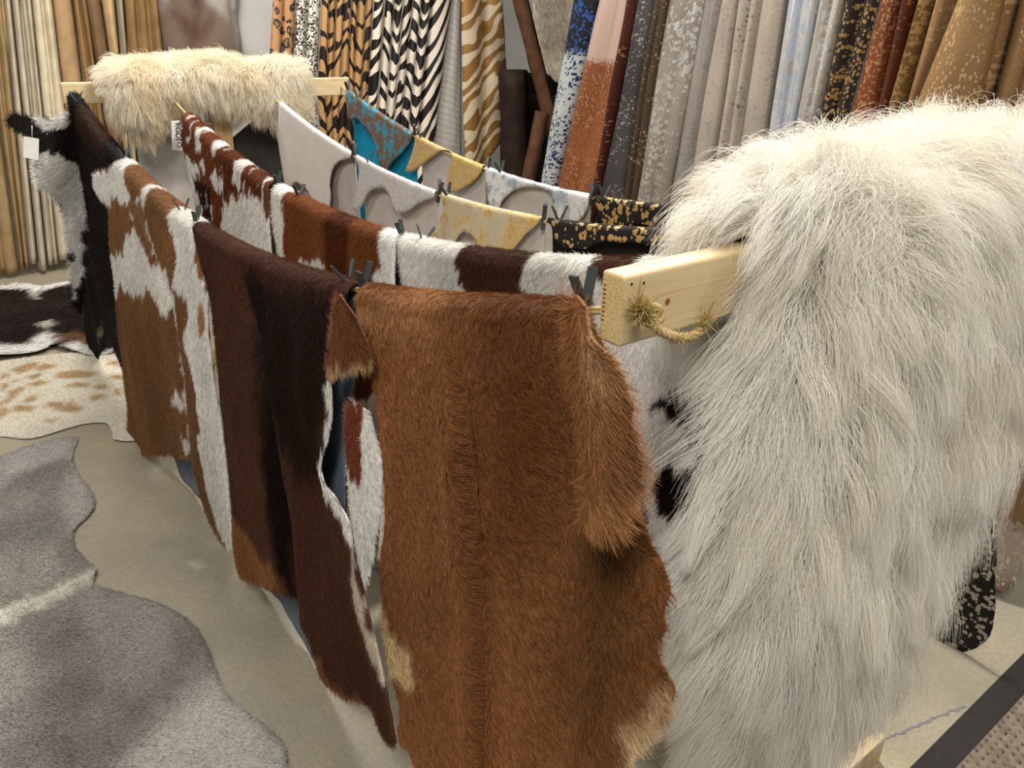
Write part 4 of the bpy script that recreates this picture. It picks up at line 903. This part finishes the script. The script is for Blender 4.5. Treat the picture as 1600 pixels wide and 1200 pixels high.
curtain('white hide with fine black speckles beside the leopard print', (462, 0), (458, 80), (501, 0), (497, 90), PZ, 2, sp('white_hide_black_speckles', C('#e4dccf'), C('#1a1614'), 95, .55, .0, cover=1.2, frough=.6), M_SUEDE_W, 302, group=GZ)
curtain('golden tiger-print hide in narrow folds', (501, 0), (497, 90), (548, 0), (540, 220), PZ, 4, T1, M_SUEDE_W, 303, group=GZ, shuffle=.4)
curtain('second golden tiger-print hide against the zebra hide', (548, 0), (540, 220), (583, 0), (570, 220), PZ, 3, T1, M_SUEDE_W, 304, group=GZ, shuffle=.4)
curtain('zebra-print hide gathered in narrow folds', (583, 0), (570, 220), (672, 0), (650, 220), PZ, 6, Z1, M_SUEDE_W, 305, depth=.05, group=GZ, shuffle=.35)
curtain('zebra-print hide with broad diagonal stripes', (672, 0), (650, 220), (704, 0), (678, 220), PZ, 1, Z2, M_SUEDE_W, 306, depth=.06, group=GZ)
curtain('pale ribbed hide left of the gold zebra hide', (704, 0), (678, 220), (721, 0), (721, 240), PZ, 1, W1, M_SUEDE_W, 307, depth=.05, group=GZ)
flat_sheet('hanging_hide', 'gold zebra-print hide with a pointed lower end', [(722, -260), (720, 0), (721, 100), (722, 200), (726, 262), (752, 268), (764, 240), (785, 212), (799, 180), (803, 160), (795, 125), (788, 90), (784, 50), (778, 0), (770, -260)], plane_Y(4.68), C('#c0a070'), mat=G1, suede=M_SUEDE, group=GZ, seed=308, grid=.03,
    relief=lambda UV, p: .05 * np.abs(np.sin((UV[:, 0] - 2.0) * 14)) + .01 * fbm(UV[:, 0] * 5, UV[:, 1] * 2, 3, 2))

# left-hand row on the back wall
PL = ('Y', 6.0); GL = 'tan and cream hides hung on the back wall'
def tanmat(n, a, b): return mat_plain(n, tuple(x * .92 for x in C(a)), .7, .2, nscale=9, var=.16)
TM = dict(gold=tanmat('golden_tan_hide', '#a58a62', '#c39c66'), pale=tanmat('pale_beige_hide', '#c8bda6', '#d2c8b4'), cream=tanmat('cream_hide', '#d6c9ae', '#e0d6c0'), peach=tanmat('peach_tan_hide', '#b0906a', '#c9a67c'),
    brown=tanmat('brown_tan_hide_fur', '#8f7048', '#a9845a'), dbrown=tanmat('dark_tan_hide', '#7b6044', '#94724e'), lt=tanmat('light_tan_hide', '#c4a47a', '#cfb38d'), ol=tanmat('grey_olive_hide', '#a39c82', '#ada68e'))
lrow = [
 ('golden tan hide at the left picture edge', (-75, 0), (-20, 430), (-30, 0), (32, 435), 2, 'gold'), ('golden tan hide, second from the left picture edge', (-32, 0), (30, 435), (4, 0), (46, 435), 2, 'gold'),
 ('pale beige hide with straight folds', (4, 0), (44, 435), (16, 0), (60, 430), 1, 'pale'), ('beige hide between pale folds', (16, 0), (58, 430), (30, 0), (74, 425), 1, 'pale'), ('slim beige hide left of the wide cream one', (30, 0), (72, 425), (48, 0), (92, 425), 2, 'pale'),
 ('wide cream hide behind the far bar end', (48, 0), (90, 425), (80, 0), (130, 425), 2, 'cream'), ('peach-tan hide beside the wide cream one', (80, 0), (126, 300), (112, 0), (150, 300), 1, 'peach'), ('brown-tan furry hide above the far bar end', (112, 0), (146, 200), (132, 0), (164, 200), 2, 'brown'),
 ('dark tan furry hide above the cream sheepskin', (132, 0), (162, 200), (156, 0), (186, 200), 1, 'dbrown'), ('light tan slim hide above the cream sheepskin', (156, 0), (184, 200), (178, 0), (196, 200), 1, 'lt'), ('thin olive-grey hide above the cream sheepskin', (178, 0), (194, 200), (191, 0), (208, 200), 1, 'ol'),
 ('wide golden-brown furry hide left of the taupe hide', (190, 0), (206, 200), (246, 0), (268, 200), 3, 'brown')]
for i, (lab, TL, BL, TR, BR, nf, mt) in enumerate(lrow):
    if i: TL, BL = lrow[i - 1][3:5]
    curtain(lab, TL, BL, TR, BR, PL, nf, TM[mt], M_SUEDE_W, 400 + i, depth=.07, group=GL, zbot=.03 + .03 * (i % 3))
M_TAUPE = mat_attr('taupe_fur', .6, .2)
flat_sheet('hanging_hide', 'taupe-brown hide with pale scalloped border pinned on the wall', [(240, -250), (246, 0), (258, 75), (262, 200), (370, 200), (378, 70), (368, 25), (372, -20), (366, -250)], plane_Y(6.3), C('#8a7668'),
    [([(355, -250), (360, 0), (366, 30), (372, 70), (362, 120), (385, 200), (390, -250)], C('#b9b6b2'), .02), ([(275, 10), (300, 40), (308, 55), (300, 75), (285, 40), (268, 15)], C('#6a4a3c'), .06), ([(340, 10), (318, 40), (308, 55), (315, 75), (330, 40), (345, 15)], C('#6a4a3c'), .06), ([(300, -20), (316, -20), (311, 60), (306, 60)], C('#65463a'), .04), ([(318, -80), (356, -60), (352, 30), (335, 12), (322, 0)], C('#c9c2b8'), .05), ([(244, -80), (272, -80), (262, 10), (246, 14)], C('#c0b8ac'), .05)],
    cat='hide', group=GL, mat=M_TAUPE, suede=M_SUEDE_W, seed=430, grid=.04, relief=lambda UV, p: .03 * fbm(UV[:, 0] * 4, UV[:, 1] * 3, 2, 2), tone=.15)

# rails that carry the hanging rows
M_RAIL = mat_plain('dark_steel_rail', C('#3a3a3a'), .4, .5, metal=.6)
def rail(a, b, label):
    V, F = tube([a, tuple((np.array(a) + np.array(b)) / 2), b], .016, 8); o = mesh_obj('hanging_rail', V, F, [M_RAIL], None, a); tag(o, label, 'rail', 'rails above the hanging hides')
rail((2.02 + .07 * RAIL_Z, -1.0, RAIL_Z), (2.02 + .07 * RAIL_Z, 2.6, RAIL_Z), 'dark rail above the metallic hides of the right row')
rail((1.0, 4.75, RAIL_Z), (4.2, 4.75, RAIL_Z), 'dark rail above the animal-print hides')
rail((-2.0, 6.0, RAIL_Z), (1.4, 6.0, RAIL_Z), 'dark rail above the tan and cream hides')

# ------------------------------------------------------------------ the dark gap between the rows: rolled hides and a white pelt
def roll(label, pa, pb, y, rad, mat, seed, group='rolled hides in the dark corner'):
    a = onax(pa, 1, y); b = onax(pb, 1, y); t = np.linspace(0, 1, 14)[:, None]; path = a * (1 - t) + b * t
    V, F = tube(path, rad * (1 + .1 * vnoise(np.arange(14) * .7, np.zeros(14), seed)), 14); V = np.array(V)
    # spiral end and an overlapping outer edge
    ax = (b - a) / np.linalg.norm(b - a); u = np.cross(ax, [0, 1, 0]); u /= np.linalg.norm(u); w = np.cross(ax, u)
    th = np.linspace(-1.2, 1.0, 9); fl = []
    for p in path: fl += [p + (rad * (1.05 + .25 * max(0, q - .3))) * (u * math.cos(q) + w * math.sin(q)) for q in th]
    k = len(V); n = len(th)
    F2 = [[k + i * n + j, k + i * n + j + 1, k + (i + 1) * n + j + 1, k + (i + 1) * n + j] for i in range(13) for j in range(n - 1)]
    V = np.concatenate([V, np.array(fl)])
    o = mesh_obj('rolled_hide', V, F + F2, [mat], None, b, uv=np.stack([V[:, 0], V[:, 2]], 1)); tag(o, label, 'rolled hide', group); return o
M_ROLLB = mat_plain('brown_roll_fur', C('#5a3d2c'), .7, .2, nscale=12, var=.35); M_ROLLD = mat_plain('dark_roll_fur', C('#2a1d16'), .7, .2, nscale=12, var=.35)
roll('long brown rolled hide leaning in the dark gap', (797, -60), (866, 215), 4.05, .05, M_ROLLB, 1)
roll('short brown rolled hide low in the dark gap', (846, 175), (800, 400), 4.0, .05, M_ROLLB, 2)
roll('dark rolled hide standing behind the brown rolls', (800, 110), (806, 420), 4.3, .10, M_ROLLD, 3)
roll('black rolled hide standing beside the blue-flecked hide', (852, 150), (846, 420), 4.35, .13, mat_plain('black_roll_fur', C('#120f0d'), .7, .2, nscale=12, var=.3), 4)
flat_sheet('hanging_hide', 'black sheet added for the darkness of the gap behind the brown rolls', [(788, 120), (790, 330), (885, 330), (885, 110), (850, 118), (820, 112)], plane_Y(4.55), C('#0f0d0c'), mat=M_SUEDE_B, suede=M_SUEDE_B, seed=502, grid=.04, relief=lambda UV, p: .04 * fbm(UV[:, 0] * 9, UV[:, 1] * 2, 8, 2))  # added backdrop sheet, black to stand in for the darkness of the gap
flat_sheet('pelt', 'white woolly pelt hanging in the gap beside the blue-flecked hide', [(838, -140), (832, 0), (836, 40), (842, 70), (848, 95), (858, 118), (880, 125), (895, 100), (900, 0), (900, -140)], plane_Y(4.2), C('#ded4c0'), fur=dict(dens=16000, length=.06, lift=.5, width=.003, comb=(0, -1.0), colvar=.15, k=5, clump=.5, clump_n=120), cat='pelt', suede=M_SUEDE_W, seed=501, grid=.03, relief=lambda UV, p: .02 * fbm(UV[:, 0] * 5, UV[:, 1] * 5, 2, 2))

# suede hides under the far sheepskin, back side out
flat_sheet('suede_hide', 'beige suede hide hanging under the far bar, left of the post', [(212, 190), (220, 300), (240, 420), (300, 480), (345, 420), (338, 300), (334, 190)], plane_Y(3.62), C('#a49a8c'), mat=M_SUEDE_W, suede=M_SUEDE_W, group='suede hides under the far bar', seed=511, grid=.03, relief=lambda UV, p: .02 * fbm(UV[:, 0] * 5, UV[:, 1] * 2, 6, 2))
flat_sheet('suede_hide', 'dark grey suede hide hanging under the far bar, right of the post', [(362, 190), (362, 300), (370, 430), (450, 480), (520, 420), (515, 300), (508, 185)], plane_Y(3.60), C('#5b5856'), mat=M_SUEDE_D, suede=M_SUEDE_D, group='suede hides under the far bar', seed=512, grid=.03, relief=lambda UV, p: .02 * fbm(UV[:, 0] * 8, UV[:, 1] * 2, 7, 2))

# ------------------------------------------------------------------ clothespins
def lever_mesh():
    """one arm of a spring clothespin, jaw down, handle up; local frame: x across the pinch, y width, z up"""
    prof = [(-.034, .0012, .0032), (-.024, .0010, .0038), (-.010, .0014, .0046), (.0, .0022, .0046), (.012, .0050, .0042), (.026, .0092, .0040), (.038, .0132, .0034), (.040, .0138, .0022)]
    V, F = [], []
    for z, x, th in prof:
        for yy in (-.006, .006):
            V += [(x, yy, z), (x + th, yy, z)]
    for i in range(len(prof) - 1):
        a = i * 4; b = a + 4
        F += [[a, a + 2, b + 2, b], [a + 1, b + 1, b + 3, a + 3], [a, b, b + 1, a + 1], [a + 2, a + 3, b + 3, b + 2]]
    F += [[0, 1, 3, 2], [len(V) - 4, len(V) - 2, len(V) - 1, len(V) - 3]]
    me = bpy.data.meshes.new('lever'); me.from_pydata(V, [], F); me.materials.append(M_PIN); me.update(); return me
LEV = lever_mesh(); LEV2 = LEV.copy(); 
for v in LEV2.vertices: v.co.x *= -1
LEV2.flip_normals()
tq = np.linspace(0, 2 * math.pi * 3, 40)
Vs, Fs = tube(np.stack([.0042 * np.cos(tq), np.linspace(-.006, .006, 40), .002 + .0042 * np.sin(tq)], 1), .0007, 5)
SPR = bpy.data.meshes.new('spring'); SPR.from_pydata([tuple(v) for v in Vs], [], Fs); SPR.materials.append(M_STEEL); SPR.update()
PINS = [
 (0, (113, 166), 0, 'clothespin on the far left end of the first rope'), (0, (184, 258), 10, 'clothespin between the near-black and the tan-and-white hides'), (0, (274, 345), -12, 'clothespin at the near corner of the tan-and-white hide'), (0, (294, 355), 20, 'clothespin at the far corner of the dark brown hide'),
 (0, (527, 462), -22, 'clothespin at the near corner of the dark brown hide'), (0, (550, 462), 25, 'clothespin at the far corner of the caramel hide'), (0, (890, 470), -10, 'large clothespin beside the near bar end on the caramel hide'),
 (1, (422, 305), 30, 'clothespin at the near corner of the reddish speckled hide'), (1, (456, 318), 0, 'clothespin on the rust-patched white hide'), (1, (615, 388), -30, 'clothespin at the near corner of the rust-patched hide'), (1, (647, 388), 15, 'clothespin on the white end of the dark-patched hide'),
 (2, (549, 248), 5, 'clothespin at the near corner of the off-white hide'), (2, (573, 256), -10, 'clothespin on the silver-foil hide'), (2, (682, 300), 20, 'clothespin at the near corner of the silver-foil hide'), (2, (695, 304), -25, 'clothespin at the far corner of the cream gold-foil hide'), (2, (845, 347), 10, 'clothespin at the near corner of the cream gold-foil hide'), (2, (869, 352), -15, 'clothespin on the black gold-flecked hide of the third rope'),
 (3, (541, 146), 0, 'clothespin at the far corner of the turquoise hide'), (3, (556, 152), 20, 'clothespin beside the far bar on the turquoise hide'), (3, (645, 215), -10, 'clothespin at the near corner of the turquoise hide'), (3, (655, 218), 15, 'clothespin at the far corner of the bright gold hide'), (3, (760, 260), 8, 'clothespin at the near corner of the bright gold hide'), (3, (779, 266), -20, 'clothespin on the pale silver hide'), (3, (922, 309), 10, 'clothespin at the near corner of the pale silver hide'), (3, (940, 314), -15, 'clothespin on the black gold-flecked hide of the fourth rope')]
for i, (k, px, tilt, lab) in enumerate(PINS):
    P = onax(px, 0, ROPE_X[k] - (.03 if k < 2 else .012)); y = float(min(P[1], FAR_Y - .05)); z = float(ztop(y)) - .004
    root = empty('clothespin', (ROPE_X[k] + (-.004 if k == 0 else 0), y, z)); tag(root, lab, 'clothespin', 'dark plastic clothespins')
    s_ = 1.12; root.scale = (s_, s_, s_)
    root.rotation_euler = (math.radians(tilt * .5), math.radians(random.uniform(-10, 10)), math.radians(90 * (i % 2) * .6 + random.uniform(-25, 25)))
    for me in (LEV, LEV2):
        q = link('lever', me, root); q.rotation_euler = (0, math.radians(9 if me is LEV else -9), 0)
    link('spring', SPR, root)

# ------------------------------------------------------------------ tags
def card(name, label, px, y, parent=None, og=None):
    V = onax(np.array(px, float), 1, y); V2 = V + np.array([0, .0012, 0])
    V = np.concatenate([V, V2]); F = [[3, 2, 1, 0], [4, 5, 6, 7], [0, 1, 5, 4], [1, 2, 6, 5], [2, 3, 7, 6], [3, 0, 4, 7]]
    return mesh_obj(name, V, F, [M_TAG], parent, og if parent else V.mean(0), smooth=False)
t1 = card('price_tag', None, [(37.5, 213), (61, 217), (60, 250), (36.5, 246)], 3.28)
tag(t1, 'blank white price tag hanging by a thread on the black wing', 'tag')
og = np.array(t1.location)
sa, sb = onax((50, 196), 1, 3.283), onax((50, 216), 1, 3.281)
V, F = tube([sa, (sa + sb) / 2, sb], .0012, 5); mesh_obj('thread', V, F, [M_TAG], t1, og)
t2 = card('brand_tag', None, [(268, 189), (281.5, 188), (284.5, 236), (269, 234)], 3.22)
tag(t2, 'narrow white tag with vertical RODEO lettering below the cream sheepskin', 'tag')
og = np.array(t2.location)
def text(name, s, size, loc, rot, parent, mat):
    f = bpy.data.curves.new(name, 'FONT'); f.body = s; f.size = size; f.align_x = 'CENTER'; f.align_y = 'CENTER'; f.extrude = .0003
    o = link(name, f); bpy.context.view_layer.update()
    me = bpy.data.meshes.new_from_object(o.evaluated_get(bpy.context.evaluated_depsgraph_get())); bpy.data.objects.remove(o); me.materials.clear(); me.materials.append(mat)
    o = link(name, me, parent); o.location = Vector(loc) - Vector(og); o.rotation_euler = rot; return o
text('lettering', 'RODEO', .031, onax((278.6, 211), 1, 3.2185), (math.radians(90), math.radians(94), 0), t2, M_INK)
for q in (197, 204, 211, 218, 225): text('small_print', '::', .011, onax((272.5, q), 1, 3.2185), (math.radians(90), math.radians(94), 0), t2, M_INK)

# ------------------------------------------------------------------ carpet mat with rubber border
A0 = onax((1600, 1020), 2, 0); YB = float(np.mean([onax((1600, 1020), 2, 0.008)[1], onax((1420, 1200), 2, 0.008)[1]])); YI = float(np.mean([onax((1600, 1090), 2, .008)[1], onax((1490, 1200), 2, .008)[1]]))
root = empty('floor_mat', (1.6, YB - .5, 0)); tag(root, 'brown dimpled carpet mat with black rubber border, lower right corner', 'mat')
og = (1.6, YB - .5, 0)
bm_obj('rubber_border', box_bm((.85, YI, 0.0005), (2.05, YB, .008), .002), [M_BLACK], root, og)
m, nt, bs = newmat('carpet_pile'); 
tc = N(nt, 'ShaderNodeTexCoord'); n1 = N(nt, 'ShaderNodeTexNoise', i_Scale=220.0, i_Detail=3.0); nt.links.new(tc.outputs['Object'], n1.inputs['Vector'])
r1 = ramp(nt, n1.outputs[0], [(.3, C('#6f5f50')), (.7, C('#9c8b78'))]); nt.links.new(r1.outputs[0], bs.inputs['Base Color']); bs.inputs['Roughness'].default_value = .95; bump(nt, n1.outputs[0], bs, .6, .003)
M_CARPET = m
# dimpled surface: loops with a regular grid of small pits, hole darkness painted into the colour
x0, x1, st = .85, 2.05, .0042; nx = int((x1 - x0) / st); ny = int(.6 / st); xs = np.linspace(.4, 2.6, nx) * 0 + np.linspace(x0, x1, nx); ys = np.linspace(YI - .6, YI, ny); Xg, Yg = np.meshgrid(xs, ys); p = .027
rowi = np.floor(Yg / (p * .8)); cx = (Xg / p + .5 * (rowi % 2)) % 1 - .5; cy = (Yg / (p * .8)) % 1 - .5; pit = np.exp(-((cx ** 2 + cy ** 2) / .035))
Zg = .012 - .010 * pit + .001 * vnoise(Xg * 120, Yg * 120, 2)
V = np.stack([Xg, Yg, Zg], -1).reshape(-1, 3); F = [[j * nx + i, j * nx + i + 1, (j + 1) * nx + i + 1, (j + 1) * nx + i] for j in range(ny - 1) for i in range(nx - 1)]
cc = np.array(C('#7c6f61')) * (1 + .25 * fbm(Xg * 60, Yg * 60, 4, 2)).reshape(-1, 1); q = (pit.reshape(-1, 1) > .5)
mesh_obj('carpet_surface', V, F, [mat_attr('carpet_loops', .95, .05, False)], root, og, None, np.where(q, np.array(C('#2c2724')), cc))
